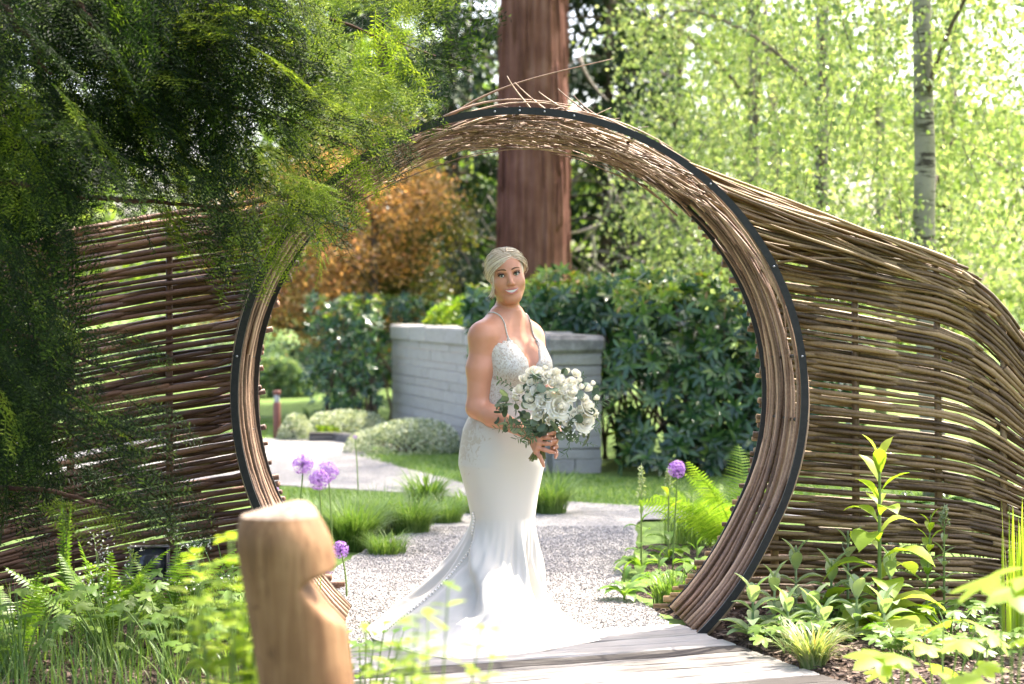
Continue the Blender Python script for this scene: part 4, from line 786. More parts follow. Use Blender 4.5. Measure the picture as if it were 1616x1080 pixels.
def fern(pos, label, n, sc, me, lean=(.2, .9), az=None, cat='fern', group='ferns', roll=(-.4, .4)):
    t = thing('fern', label, cat, pos, group)
    for k in range(n):
        a = (2 * math.pi * k / n + R.uniform(-.3, .3)) if az is None else math.radians(az[k % len(az)]) ; o = link('frond', me[k % len(me)], t); o.rotation_euler = (-R.uniform(*lean) * 0, 0, a - math.pi / 2); o.scale = (sc * R.uniform(.8, 1.1),) * 3
        o.rotation_mode = 'XYZ'; o.matrix_local = Matrix.Rotation(a - math.pi / 2, 4, 'Z') @ Matrix.Rotation(-R.uniform(*lean), 4, 'X') @ Matrix.Rotation(R.uniform(*roll), 4, 'Z') @ Matrix.Scale(sc * R.uniform(.85, 1.1), 4)
    return t
fern(G(1172, 876), 'large lime green fern arching out beside the steel hoop', 13, .95, FRO, (.15, .85), az=[200, 165, 150, 220, 240, 190, 175, 270, 110, 60, 30, 255, 130], roll=(.2, 1.5)); fern(G(1120, 862), 'smaller lime fern in front of the laurel hedge', 7, .62, FRO, (.1, .6), roll=(.5, 1.5))
fern(np.array([-1.93, 8.6, 0]), 'upright narrow fern frond standing against the left fence', 2, 1.0, [frondmesh(.62, 34, .06, m_leafg, False, .08)], (.0, .04), az=[60, 240]); fern(np.array([-1.72, 8.35, 0]), 'spreading green fern below the floodlight', 11, .85, FRY, (.2, .8), roll=(-1.2, 1.2)); fern(np.array([-1.45, 8.4, 0]), 'fern with dark stalks right of the floodlight', 8, .85, FRY, (.1, .6), roll=(-1.2, 1.2)); fern(np.array([-2.0, 7.9, 0]), 'low fern among the long grass at the fence foot', 9, .75, FRY, (.3, .9), roll=(-1.2, 1.2))

# leaf meshes shared by the broad-leaved plants
ob = lambda t: np.sin(np.pi * np.clip(t, 0, 1) ** 1.5) ** .75 * (t < 1) + .0
LF1 = tmesh('leaf', leaf(1, .36, 7, .12, .16, ob, .03, .55), m_leafg); LF2 = tmesh('leaf', leaf(1, .34, 7, .1, .12, None, .03, .2), m_leafg); LFL = tmesh('leaf', leaf(1, .48, 7, .1, .14, ob, .03, .7), m_lime); LFL2 = tmesh('leaf', leaf(1, .36, 7, .1, .14, ob, .03, .15), m_lime)
LFW = tmesh('leaf', leaf(1, .44, 6, .1, .2, None, .02, .35), m_wool); LFW2 = tmesh('leaf', leaf(1, .4, 6, .05, .2, None, .02, .05), m_wool); LFH = tmesh('leaflet', leaf(1, .3, 5, .15, .12), m_hell)
def rosette_plant(name, pos, label, cat, h, nst, mes, lmin, lmax, group=None, spike=0, lower=6, lowlen=.2, stem_r=.007, lean=(0, 0), nodes=9, opp=False):
    t = thing(name, label, cat, pos, group); top = np.array([lean[0], lean[1], h]); ax = bez((0, 0, -.02), (0, 0, h * .4), top * .75, top, 14); B().tube(ax, np.linspace(stem_r, stem_r * .5, 14), 7, r=.4).obj('stem', m_wool if 'lamb' in name else m_stem, t)
    for k in range(lower):
        a = 2 * math.pi * k / lower + R.uniform(-.3, .3); stemleaf(t, mes[0], np.array([0, 0, .01]), np.array([math.cos(a), math.sin(a), R.uniform(.2, .9)]), lowlen * R.uniform(.75, 1.1))
    for k in range(nodes):
        u = .12 + .85 * k / nodes; p = np.array([np.interp(u * 13, np.arange(14), ax[:, i]) for i in range(3)])
        for q in range(2 if opp else 1):
            a = (k * math.pi / 2 + q * math.pi + R.uniform(-.2, .2)) if opp else k * 2.4 + R.uniform(-.3, .3); el = .35 + .9 * u ** 2 + R.uniform(-.15, .2); stemleaf(t, mes[int(u * len(mes)) if u < 1 else -1], p, np.array([math.cos(a), math.sin(a), math.tan(min(1.35, el))]), (lmax + (lmin - lmax) * u) * R.uniform(.8, 1.15))
    if spike:
        b = B(); m = 90; u = R.random(m); a = R.uniform(0, 6.28, m); r_ = .017 * (1 - u * .75); p = top + np.stack([np.cos(a) * r_, np.sin(a) * r_, u * spike - .02], 1); leaves(b, p, leaf(1, .6, 2, .1, .2), .012, .022, -.6, out=np.stack([np.cos(a), np.sin(a), 0 * a], 1) * .8); b.tube([top, top + np.array([0, 0, spike])], [.004, .001], 5); b.obj('flower_spike', m_spike, t)
    return t
# past the arch, right
rosette_plant('foxglove', G(1012, 902), 'foxglove with a pale budding spike at the gravel edge', 'foxglove', .42, 1, [LF1, LF2], .05, .17, 'foxgloves past the arch', .17, 9, .2); rosette_plant('foxglove', G(1055, 886), 'broad leaved foxglove with a short spike next to the allium', 'foxglove', .44, 1, [LF1, LFL2], .08, .2, 'foxgloves past the arch', .1, 9, .22)
for px, py, l, lab in ((985, 945, .17, 'low rosette of wavy green leaves on the gravel edge'), (1040, 925, .2, 'broad leaf clump at the foot of the foxgloves'), (1100, 905, .2, 'leafy green clump between the fern and the hoop')): rosette_plant('leafy_plant', G(px, py), lab, 'plant', .16, 1, [LF1, LF2], .06, .15, 'low leafy clumps past the arch', 0, 10, l, nodes=6)
hs(G(1060, 950), 260, .9, .2, .009, m_grass, 'grass_tussock', 'strappy green tussock at the inner foot of the hoop', 'grass', gt, base=.09); hs(G(1085, 860), 220, .5, .4, .006, m_grass, 'grass_tussock', 'fine upright grass behind the allium', 'grass', gt, base=.16)
# right bed
wy = 'woolly leaved plants at the right of the boardwalk'
for k, (px, py, hh) in enumerate(((1188, 1012, .24), (1222, 1000, .27), (1256, 985, .36), (1243, 1018, .2), (1282, 1010, .18), (1312, 990, .3), (1338, 972, .4), (1352, 1012, .27), (1300, 1022, .16), (1405, 1000, .36), (1395, 1020, .2))):
    rosette_plant('lambs_ear', G(px, py), ['woolly grey green lamb\'s ear %s' % q for q in ('closest to the hoop foot', 'second from the hoop foot', 'with an opening top beside the boardwalk', 'spilling onto the boardwalk edge', 'short and broad in the middle of the row', 'slender before the dark fence foot', 'tallest of the row in front of the fence', 'leaning beside the striped sedge', 'lowest behind the sedge blades', 'left of the tall mullein stem', 'at the foot of the tall mullein')][k], 'plant', hh, 1, [LFW, LFW2], .11, .17, wy, 0, 7, .17, .008, nodes=5, opp=True)
rosette_plant('mullein', G(1388, 1000), 'tall lime green mullein rising before the woven fence', 'plant', .80, 1, [LFL, LFL, LFL2], .15, .36, None, 0, 9, .38, .011, (.0, .0), 18); rosette_plant('mullein', G(1462, 985), 'thinner green stem plant with narrow leaves beside the mullein', 'plant', .5, 1, [LF2, LFL2], .08, .17, None, 0, 6, .16, .006, (.02, 0), 9, True); rosette_plant('mullein', G(1490, 978), 'pale woolly budding stem behind the thin green one', 'plant', .46, 1, [LFW, LFW2], .05, .12, None, .08, 5, .15, .006, (0, 0), 7, True)
hs(G(1282, 1050), 330, 1.25, .24, .008, m_dry, 'sedge', 'pale striped arching sedge at the boardwalk edge', 'sedge', None, (.5, 1.15), .05)
def palm_plant(name, pos, label, n, h, me, lsz, rad, mat, nl=5, cat='plant', group=None, spread=1.6):
    t = thing(name, label, cat, pos, group)
    for k in range(n):
        a = R.uniform(0, 6.28); rr = rad * math.sqrt(R.random()); top = np.array([math.cos(a) * rr, math.sin(a) * rr, h * R.uniform(.45, 1.0)]); B().tube(bez((math.cos(a) * rr * .2, math.sin(a) * rr * .2, -.02), (math.cos(a) * rr * .3, math.sin(a) * rr * .3, top[2] * .5), top * .9, top, 7), np.linspace(.004, .0025, 7), 4, r=.3).obj('stalk', m_stem, t)
        if nl == 1: stemleaf(t, me, top, np.array([math.cos(a + R.uniform(-.7, .7)), math.sin(a + R.uniform(-.7, .7)) - .3, R.uniform(-.35, .2)]), lsz * R.uniform(.7, 1.15), np.array([0, -.35, 1.0]), 'leaf')
        else:
            for q in range(nl): b_ = a + (q - (nl - 1) / 2) * spread / nl * 1.5; stemleaf(t, me, top, np.array([math.cos(b_), math.sin(b_), R.uniform(-.1, .25)]), lsz * R.uniform(.75, 1.1), None, 'leaflet')
    return t
palm_plant('hellebore', G(1440, 925), 'dark glossy hellebore clump against the woven fence', 22, .48, LFH, .175, .26, None, 6); palm_plant('hellebore', G(1545, 930), 'dark green hellebore nearer the fence end', 20, .44, LFH, .16, .26, None, 6); palm_plant('hellebore', G(1330, 950), 'low dark leaves at the shaded fence foot', 12, .24, LFH, .13, .22, None, 5)
hs(P(1612, 960, 8.4) * np.array([1, 1, 0]), 44, .14, .64, .02, m_lime, 'iris', 'upright yellow green iris blades at the fence end', 'iris', None, (.05, .3), .09)
SYC = tmesh('leaf', palmate(5, 1, .2, .2, 2.35, .42, 3), m_lime); SYG = tmesh('leaf', palmate(5, 1, .14, .15, 2.35, .5, 5), m_leafg)
palm_plant('maple_leaved_plant', np.array([1.3, 5.25, 0]), 'pale yellow plant with big lobed leaves blurred before the bed', 9, .86, SYC, .12, .13, None, 1); palm_plant('maple_leaved_plant', np.array([1.2, 6.1, 0]), 'lower pale lobed plant in front of the bark mulch', 8, .42, SYC, .1, .16, None, 1); palm_plant('maple_leaved_plant', np.array([1.4, 6.5, 0]), 'yellow green lobed plant between the two pale ones', 10, .42, SYC, .09, .2, None, 1); palm_plant('maple_leaved_plant', np.array([1.34, 5.0, 0]), 'tallest pale lobed plant at the right border of the bed', 7, .74, SYC, .11, .1, None, 1)
for k, (px, py, lab) in enumerate(((1500, 1010, 'green cranesbill low on the mulch'), (1560, 990, 'green cranesbill under the iris'), (1590, 1040, 'cranesbill beside the pale lobed plant'), (1250, 1030, 'cranesbill mat between boardwalk and lamb\'s ear'), (1460, 1050, 'cranesbill at the open mulch patch'), (1310, 1000, 'cranesbill under the woolly row'), (1420, 1040, 'cranesbill between the sedge and the mulch'), (1540, 1050, 'cranesbill in front of the lower pale lobed plant'), (1600, 985, 'cranesbill at the iris foot near the fence end'))): palm_plant('cranesbill', G(px, py), lab, 16, .15, SYG, .055, .17, None, 1, 'plant', 'cranesbill cushions in the right bed')
cl = thing('clematis', 'thin climbing clematis stems on the right hand fence', 'climber', G(1470, 925))
for k in range(6):
    x = R.uniform(-.12, .28); q = bez((x, .1, 0), (x + R.uniform(-.05, .05), .12, .25), (x + R.uniform(-.12, .12), .05, .45), (x + R.uniform(-.2, .1), .02, R.uniform(.55, .72)), 10); B().tube(q, np.linspace(.002, .001, 10), 4).obj('stem', m_stem, cl)
    for i in (5, 7, 8, 9):
        for s in (-1, 0, 1): stemleaf(cl, LFH, q[i], np.array([s * .8, -.5, R.uniform(-.3, .3)]), R.uniform(.035, .055))
# left bed: grasses, nettles, cranesbill, tiny flowers
b = B(); n = 1500; p = np.column_stack([R.uniform(-2.4, -.85, n), R.uniform(7.0, 9.0, n), np.full(n, -.01)]); d = R.uniform(0, 6.28, n)
for q, bd in enumerate((.3, .75, 1.15)):
    m = np.arange(n) % 3 == q; k = m.sum(); a = d[m]; c_, s_ = np.cos(a), np.sin(a); Z, O = np.zeros(k), np.ones(k); rot = np.stack([np.stack([c_, -s_, Z], -1), np.stack([s_, c_, Z], -1), np.stack([Z, Z, O], -1)], 1); hh = R.uniform(.1, .36, k); b.inst(blade(1, 1, 5, bd), p[m], rot, np.stack([R.uniform(.003, .007, k), hh * .8, hh], 1))
b.obj('long_grass', m_grass, kind='stuff', label='tangled long grass in front of the left hand fence', cat='grass')
for k, (x, y, lab) in enumerate(((-1.35, 8.3, 'cranesbill clump left of the timber post'), (-1.6, 8.0, 'cranesbill under the floodlight fern'), (-1.15, 8.5, 'cranesbill tucked behind the timber post'), (-1.9, 7.7, 'cranesbill in the long grass near the fence foot'), (-1.3, 7.7, 'cranesbill nearest the post in the long grass'))): palm_plant('cranesbill', np.array([x, y, 0]), lab, 22, .36, SYG, .055, .22, None, 1, 'plant', 'cranesbill clumps in the left bed')
palm_plant('hellebore', np.array([-1.22, 8.75, 0]), 'dark leaved plant beside the left foot of the arch', 8, .42, LFH, .1, .14, None, 5)
wf = thing('wildflower', 'airy stems of tiny white flowers left of the timber post', 'wildflower', (-1.3, 8.2, 0))
for k in range(22):
    x, y = R.uniform(-.45, .4), R.uniform(-.4, .3); hh = R.uniform(.3, .52); q = bez((x, y, -.02), (x, y, hh * .5), (x + R.uniform(-.08, .08), y, hh * .8), (x + R.uniform(-.12, .12), y, hh), 7); B().tube(q, .0017, 3).obj('stem', m_stem, wf); f = B(); m = 16; leaves(f, q[-1] + R.normal(0, .022, (m, 3)), leaf(1, .8, 2), .007, .013, 0); f.obj('flower_cluster', m_white, wf, kind='stuff')
# blurred foreground plants either side of the post
LSM = leaf(1, .5, 4, .15, .1)
def leafy(name, pos, label, nst, h, rad, mat, n, smin, smax, lean=0.0):
    t = thing(name, label, 'plant', pos); me = [tmesh('leaf', LSM, mat)]
    for k in range(nst):
        a = R.uniform(0, 6.28); rr = rad * math.sqrt(R.random()); hh = h * R.uniform(.6, 1.0); x, y = math.cos(a) * rr, math.sin(a) * rr; q = bez((x * .3, y * .3, -.02), (x * .4, y * .4, hh * .4), (x * .8, y * .8, hh * .8), (x + lean * hh * .3, y, hh), 12); B().tube(q, np.linspace(.004, .0015, 12), 4).obj('stem', m_stem, t)
        for j in range(n): i = 3 + int(9 * j / n); b_ = j * 2.4; stemleaf(t, me[0], q[min(i, 11)], np.array([math.cos(b_), math.sin(b_), R.uniform(-.2, .5)]), R.uniform(smin, smax))
    return t
leafy('meadowsweet', np.array([-.66, 4.75, 0]), 'bright yellow green leafy stems blurred left of the post', 20, .95, .14, m_lime, 24, .04, .075); leafy('meadowsweet', np.array([-.27, 4.0, 0]), 'bleached lime leafy stems blurred right of the post', 16, .86, .13, m_lime, 22, .035, .065); leafy('meadowsweet', np.array([-.2, 4.7, 0]), 'pale leafy stems blurred before the train', 15, .84, .17, m_lime, 20, .04, .07); leafy('meadowsweet', np.array([-.72, 5.6, 0]), 'sunny leafy stems behind the yellow ones left of the post', 10, .8, .18, m_lime, 14, .04, .065); leafy('meadowsweet', np.array([-.48, 6.4, 0]), 'leafy stems seen past the post notch by the boardwalk', 8, .52, .14, m_leafg, 12, .04, .07)
# lawn blades
lp = [G(x, y)[:2] for x, y in ((400, 764), (640, 777), (740, 788), (740, 805), (690, 826), (600, 858), (420, 880))], [G(x, y)[:2] for x, y in ((560, 716), (740, 716), (960, 752), (1250, 752), (1500, 752), (1500, 800), (1000, 799), (880, 791), (830, 790), (740, 763), (640, 737))], [G(x, y)[:2] for x, y in ((380, 660), (450, 660), (450, 688), (380, 689))]
b = B()
for poly_, n in zip(lp, (16000, 26000, 2500)):
    q = np.array(poly_); p = np.column_stack([R.uniform(q[:, 0].min(), q[:, 0].max(), n * 2), R.uniform(q[:, 1].min(), q[:, 1].max(), n * 2)]); p = p[in_poly(p, q)][:n]; k = len(p); a = R.uniform(0, 6.28, k); c_, s_ = np.cos(a), np.sin(a); Z, O = np.zeros(k), np.ones(k); rot = np.stack([np.stack([c_, -s_, Z], -1), np.stack([s_, c_, Z], -1), np.stack([Z, Z, O], -1)], 1); hh = R.uniform(.02, .05, k); b.inst(blade(1, 1, 2, .6), np.column_stack([p, np.full(k, -.024)]), rot, np.stack([R.uniform(.004, .008, k), hh, hh], 1))
b.obj('lawn_grass', m_grass, kind='stuff', label='mown lawn grass around the gravel paths', cat='grass')
# ------------------------------------------------------------------ bride: implicit body, polygonised
W0 = np.array([(795 - CX) / F * 9.0, 9.0, 0.0]); KP = F / 9.0
def vx(px): return (px - 795) / KP
def vz(py): return CAMZ - (py - HZ) / KP
YAW = math.radians(46); FR = np.array([math.sin(YAW), -math.cos(YAW), 0]); LF = np.array([math.cos(YAW), math.sin(YAW), 0])
class SDF:
    def __init__(s, lo, hi, h):
        s.h = h; s.lo = np.asarray(lo, float); s.n = np.ceil((np.asarray(hi) - s.lo) / h).astype(int) + 1
        s.ax = [s.lo[i] + h * np.arange(s.n[i]) for i in range(3)]; s.d = np.full(s.n, .08, np.float32)
    def _sl(s, lo, hi): return tuple(slice(max(0, int((lo[i] - s.lo[i]) / s.h)), min(s.n[i], int((hi[i] - s.lo[i]) / s.h) + 2)) for i in range(3))
    def put(s, fn, lo, hi, k=.02, sub=False, mx=False):
        sl = s._sl(lo, hi); x, y, z = np.meshgrid(*[s.ax[i][sl[i]] for i in range(3)], indexing='ij', sparse=True)
        f = fn(x, y, z).astype(np.float32); d = s.d[sl]
        if mx: s.d[sl] = np.maximum(d, f); return
        if sub: f = -f; hh = np.clip(.5 - .5 * (f - d) / k, 0, 1); s.d[sl] = np.maximum(d, f) + k * hh * (1 - hh) * 0 + np.where(np.abs(f - d) < k, (k - np.abs(f - d)) ** 2 / (4 * k), 0)
        else: s.d[sl] = np.minimum(d, f) - np.where(np.abs(f - d) < k, (k - np.abs(f - d)) ** 2 / (4 * k), 0)
    def cone(s, a, b, ra, rb, k=.02):
        a, b = np.asarray(a, float), np.asarray(b, float); m = max(ra, rb) + .06; ba = b - a; L2 = ba @ ba + 1e-12
        def fn(x, y, z):
            t = np.clip(((x - a[0]) * ba[0] + (y - a[1]) * ba[1] + (z - a[2]) * ba[2]) / L2, 0, 1)
            return np.sqrt((x - a[0] - t * ba[0]) ** 2 + (y - a[1] - t * ba[1]) ** 2 + (z - a[2] - t * ba[2]) ** 2) - (ra + (rb - ra) * t)
        s.put(fn, np.minimum(a, b) - m, np.maximum(a, b) + m, k)
    def ell(s, c, r, M=None, k=.02, sub=False):
        c = np.asarray(c, float); r = np.asarray(r, float); M = np.eye(3) if M is None else M; m = r.max() + .05
        def fn(x, y, z):
            q = [M[0, i] * (x - c[0]) + M[1, i] * (y - c[1]) + M[2, i] * (z - c[2]) for i in range(3)]
            k0 = np.sqrt(sum((q[i] / r[i]) ** 2 for i in range(3))); k1 = np.sqrt(sum((q[i] / r[i] ** 2) ** 2 for i in range(3)))
            return k0 * (k0 - 1) / (k1 + 1e-9)
        s.put(fn, c - m, c + m, k, sub)
    def nets(s):
        d = s.d; sg = d < 0; n = np.array(d.shape); c = np.zeros(n - 1, np.int8)
        for o in np.ndindex(2, 2, 2): c += sg[o[0]:n[0] - 1 + o[0], o[1]:n[1] - 1 + o[1], o[2]:n[2] - 1 + o[2]]
        I = np.argwhere((c > 0) & (c < 8)); vid = np.full(n - 1, -1, np.int32); vid[tuple(I.T)] = np.arange(len(I))
        acc = np.zeros((len(I), 3)); cnt = np.zeros(len(I))
        for ax in range(3):
            o2 = [a for a in range(3) if a != ax]
            for p in (0, 1):
                for q in (0, 1):
                    A = I.copy(); A[:, o2[0]] += p; A[:, o2[1]] += q; Bq = A.copy(); Bq[:, ax] += 1
                    da, db = d[tuple(A.T)], d[tuple(Bq.T)]; m = (da < 0) != (db < 0); t = np.where(m, da / np.where(m, da - db, 1), 0); pt = A.astype(float); pt[:, ax] += t
                    acc[m] += pt[m]; cnt[m] += 1
        V = acc / cnt[:, None] * s.h + s.lo; Q = []
        for ax in range(3):
            o2 = [(ax + 1) % 3, (ax + 2) % 3]; sl0 = [slice(1, n[i] - 1) for i in range(3)]; sl0[ax] = slice(0, n[ax] - 1); sl1 = list(sl0); sl1[ax] = slice(1, n[ax])
            a, b = sg[tuple(sl0)], sg[tuple(sl1)]; E = np.argwhere(a != b); off = np.array([sl0[i].start for i in range(3)]); fl = a[tuple(E.T)]; E = E + off; q = []
            for (u, v) in ((0, 0), (-1, 0), (-1, -1), (0, -1)):
                X = E.copy(); X[:, o2[0]] += u; X[:, o2[1]] += v; q.append(vid[tuple(X.T)])
            q = np.stack(q, 1); q[~fl] = q[~fl][:, ::-1]; Q.append(q)
        return V, np.vstack(Q)
    def at(s, p):
        p = np.atleast_2d(p); g = (p - s.lo) / s.h; i = np.clip(g.astype(int), 0, s.n - 2); f = g - i; r = 0
        for o in np.ndindex(2, 2, 2):
            w_ = np.prod([f[:, q] if o[q] else 1 - f[:, q] for q in range(3)], axis=0); r = r + w_ * s.d[i[:, 0] + o[0], i[:, 1] + o[1], i[:, 2] + o[2]]
        return r
    def grad(s, p):
        e = s.h; return np.stack([s.at(p + np.eye(3)[i] * e) - s.at(p - np.eye(3)[i] * e) for i in range(3)], 1) / (2 * e)
    def proj(s, p, off=0.0):
        p = np.atleast_2d(np.asarray(p, float)).copy()
        for _ in range(6):
            g = s.grad(p); p -= (s.at(p) - off)[:, None] * g / (np.sum(g * g, 1)[:, None] + 1e-6)
        return p

# torso sections: height, half width, half depth, centre x, centre front
TS = np.array([[.40, .118, .1, 0, 0], [.60, .158, .122, .0, -.005], [.74, .196, .142, .004, -.012], [.80, .194, .14, .006, -.01], [.90, .178, .128, .002, -.006], [1.0, .146, .108, .01, .0], [1.08, .146, .106, .02, .004], [1.18, .158, .11, .028, .004], [1.26, .168, .1, .031, -.004], [1.32, .162, .082, .03, -.012], [1.36, .125, .066, .028, -.014], [1.395, .075, .055, .024, -.012], [1.43, .05, .045, .02, -.008]])
def tsec(z): return [np.interp(z, TS[:, 0], TS[:, i]) for i in (1, 2, 3, 4)]
def torso(x, y, z, zlo=.62, zhi=1.42):
    ra, rb, cx, cb = tsec(z); xx = x - cx; a = xx * LF[0] + y * LF[1]; b = xx * FR[0] + y * FR[1] - cb
    k0 = (np.abs(a / ra) ** 2.3 + np.abs(b / rb) ** 2.3) ** (1 / 2.3); return np.maximum((k0 - 1) * np.minimum(ra, rb) * .92, np.maximum(zlo - z, z - zhi))
def bl_(a, b, z):                                    # body frame (her left, front) to view frame
    cx = np.interp(z, TS[:, 0], TS[:, 3]); return np.array([cx, 0, 0]) + LF * a + FR * b + np.array([0, 0, z])
BR = [(bl_(s * .076, .082, 1.185), s) for s in (-1, 1)]
def add_torso(S, bust=0.0):
    S.put(torso, (-.32, -.3, .38), (.32, .3, 1.45), .01)
    for c, s in BR:
        M = np.stack([LF * 1.0, FR, np.array([0, 0, 1.0])], 1); S.ell(c, (.073 + bust, .07 + bust, .07 + bust), M, .03); S.ell(c + np.array([0, 0, .045]) - FR * .02, (.06, .045, .06), M, .04)
    for s in (-1, 1): S.ell(bl_(s * .085, -.075, .79), (.085, .055, .09), None, .05)
    S.ell(bl_(0, .062, .9), (.09, .045, .08), None, .05)
S = SDF((-.34, -.46, -.01), (.36, .26, 1.76), .0034)
add_torso(S)
for s in (-1, 1):                                    # legs, feet in court shoes
    S.cone(bl_(s * .08, 0, .76), bl_(s * .048, .0, .46), .08, .048, .05); S.cone(bl_(s * .048, .0, .46), bl_(s * .045, -.01, .12), .046, .032, .03); S.cone(bl_(s * .05, -.015, .1), bl_(s * .05, .12, .03), .034, .024, .02)
SR, SL = np.array([-.098, -.118, 1.318]), np.array([.122, .118, 1.31])
ER, EL = np.array([-.122, -.135, 1.0]), np.array([.19, .03, 1.03])
WRr, WLl = np.array([.118, -.29, .893]), np.array([.232, -.2, .9])
S.cone(bl_(-.06, -.01, 1.37), SR + np.array([.012, 0, .012]), .045, .05, .05); S.cone(bl_(.06, -.01, 1.37), SL + np.array([-.012, 0, .012]), .045, .05, .05)
S.ell(SR, (.054, .054, .058), None, .04); S.ell(SL, (.05, .05, .055), None, .04)
for s_, e_, w_ in ((SR, ER, WRr), (SL, EL, WLl)):
    m_ = s_ + (e_ - s_) * .45; S.cone(s_, m_, .05, .0545, .03); S.cone(m_, e_, .054, .042, .03)
    q_ = e_ + (w_ - e_) * .3; S.cone(e_, q_, .041, .043, .03); S.cone(q_, w_, .043, .025, .03)
NB, NT_ = bl_(0, -.02, 1.36), np.array([.018, .0, 1.5]); S.cone(NB, NT_, .052, .043, .045)
S.cone(np.array([-.07, -.075, 1.352]), np.array([-.004, .012, 1.445]), .034, .022, .05); S.cone(np.array([.095, .09, 1.345]), np.array([.034, .015, 1.445]), .03, .022, .05)
# head frame: x her left, y front, z up
hy, hr = math.radians(7), math.radians(9); hf = np.array([math.sin(hy), -math.cos(hy), -.02]); hf /= np.linalg.norm(hf); hu = np.array([-math.sin(hr), 0, math.cos(hr)]); hu -= hf * (hu @ hf); hu /= np.linalg.norm(hu); hl = np.cross(hu, -hf); hl = hl * np.sign(hl[0]); HM = np.stack([hl, hf, hu], 1); HC = np.array([.017, -.018, 1.583])
def h(x, y, z): return HC + HM @ np.array([x, y, z])
S.ell(h(0, -.012, .028), (.071, .09, .086), HM, .01); S.ell(h(0, .02, -.034), (.0575, .066, .076), HM, .045); S.ell(h(0, .06, -.094), (.026, .022, .02), HM, .035); S.ell(h(0, .04, .05), (.055, .045, .05), HM, .03)
for s in (-1, 1):
    S.ell(h(s * .039, .056, -.026), (.024, .018, .022), HM, .04); S.cone(h(s * .05, .0, -.05), h(s * .02, .054, -.09), .014, .013, .04); S.ell(h(s * .033, .088, .014), (.019, .012, .0115), HM, .012, True); S.cone(h(s * .018, .083, .033), h(s * .046, .07, .032), .006, .005, .012)
    S.ell(h(s * .0705, -.008, -.005), (.007, .016, .028), HM, .006); S.ell(h(s * .011, .094, -.03), (.0075, .009, .007), HM, .006)
S.cone(h(0, .082, .02), h(0, .104, -.022), .0075, .0105, .012); S.ell(h(0, .104, -.026), (.0105, .01, .009), HM, .006)
S.ell(h(0, .082, -.058), (.03, .008, .015), HM, .012); S.ell(h(0, .087, -.0585), (.021, .008, .0055), HM, .004, True)
# hands: palms and five fingers each, closed round the stems
TIE = np.array([vx(853), -.335, vz(692)]); AXS = unit(np.array([.055, .02, .2]))
def finger(pts, r0, r1, k=.006):
    pts = [np.asarray(p, float) for p in pts]; rr = np.linspace(r0, r1, len(pts))
    for a, b, ra, rb in zip(pts, pts[1:], rr, rr[1:]): S.cone(a, b, ra, rb, k)
FING = []
def hand(w_, kn, fingers, thumb, sg):
    c = np.mean(kn, 0)
    for p in kn: S.cone(w_ + (p - w_) * .12, p, .02, .0125, .012)
    for f in fingers: finger(f, .0098, .0072); FING.append(f[-2:])
    finger(thumb, .0125, .0085); FING.append(thumb[-2:])
def T(x, y, z): return TIE + np.array([x, y, z])
hand(WRr, [T(-.012, -.036, .026), T(-.014, -.042, .006), T(-.018, -.04, -.014), T(-.024, -.034, -.032)],
     [[T(-.012, -.036, .026), T(.018, -.046, .03), T(.036, -.034, .026), T(.05, -.016, .024)], [T(-.014, -.042, .006), T(.02, -.05, .004), T(.042, -.04, .003), T(.058, -.02, .004)],
      [T(-.018, -.04, -.014), T(.012, -.05, -.022), T(.034, -.046, -.03), T(.052, -.034, -.034)], [T(-.024, -.034, -.032), T(-.008, -.046, -.052), T(.002, -.046, -.074), T(.008, -.042, -.092)]],
     [T(-.03, -.02, .02), T(-.012, -.0, .046), T(.008, .004, .058), T(.022, -.002, .062)], 1)
hand(WLl, [T(.05, .006, .046), T(.052, .01, .02), T(.052, .014, -.002), T(.05, .016, -.022)],
     [[T(.05, .006, .046), T(.054, -.022, .05), T(.044, -.04, .048), T(.028, -.048, .046)], [T(.052, .01, .02), T(.064, -.018, .018), T(.06, -.036, .016), T(.046, -.044, .015)],
      [T(.052, .014, -.002), T(.064, -.012, -.01), T(.064, -.03, -.012), T(.054, -.042, -.014)], [T(.05, .016, -.022), T(.062, -.006, -.034), T(.064, -.022, -.044), T(.06, -.034, -.056)]],
     [T(.04, .02, .04), T(.012, .026, .054), T(-.012, .02, .056), T(-.026, .012, .05)], -1)
V, Q = S.nets()
t = NT('skin'); n1 = t.noise(9, 3); n2 = t.noise(55, 4)
m_skin = t.fin(t.pbr(t.mix(t('Math', {0: n2, 1: .25}, operation='MULTIPLY').outputs[0], t.ramp(n1, [(.3, (.46, .2, .11)), (.7, (.54, .255, .155))]), (.53, .26, .165)), .42, .4, t.bump(n2, .04, .002), **{'Subsurface Weight': .12, 'Subsurface Radius': (.6, .25, .12), 'Subsurface Scale': .02}))
person = thing('person', 'woman in a white lace wedding dress holding a bouquet and smiling under the arch', 'person', W0)
B().add(V, Q, r=0).obj('body', m_skin, person)
t = NT('nail'); m_nail = t.fin(t.pbr((.75, .5, .45), .2, .5))
NAILD = ((.1, -1, .1),)
for a_, b_ in FING:
    d = unit(b_ - a_); out = unit(b_ - (TIE + AXS * ((b_ - TIE) @ AXS))); out = unit(out - d * (out @ d)); o = B(); sd_ = np.cross(d, out); g_ = []
    for u in np.linspace(0, 1, 5): g_ += [b_ + d * (-.002 + .0115 * u) + sd_ * w_ * .0046 * (1 - .45 * u ** 3) + out * (.0066 - .0016 * abs(w_) - .002 * u) for w_ in (-1, 0, 1)]
    o.add(np.array(g_), [(i * 3 + j, i * 3 + j + 1, i * 3 + j + 4, i * 3 + j + 3) for i in range(4) for j in range(2)], r=0).obj('fingernail', m_nail, person)
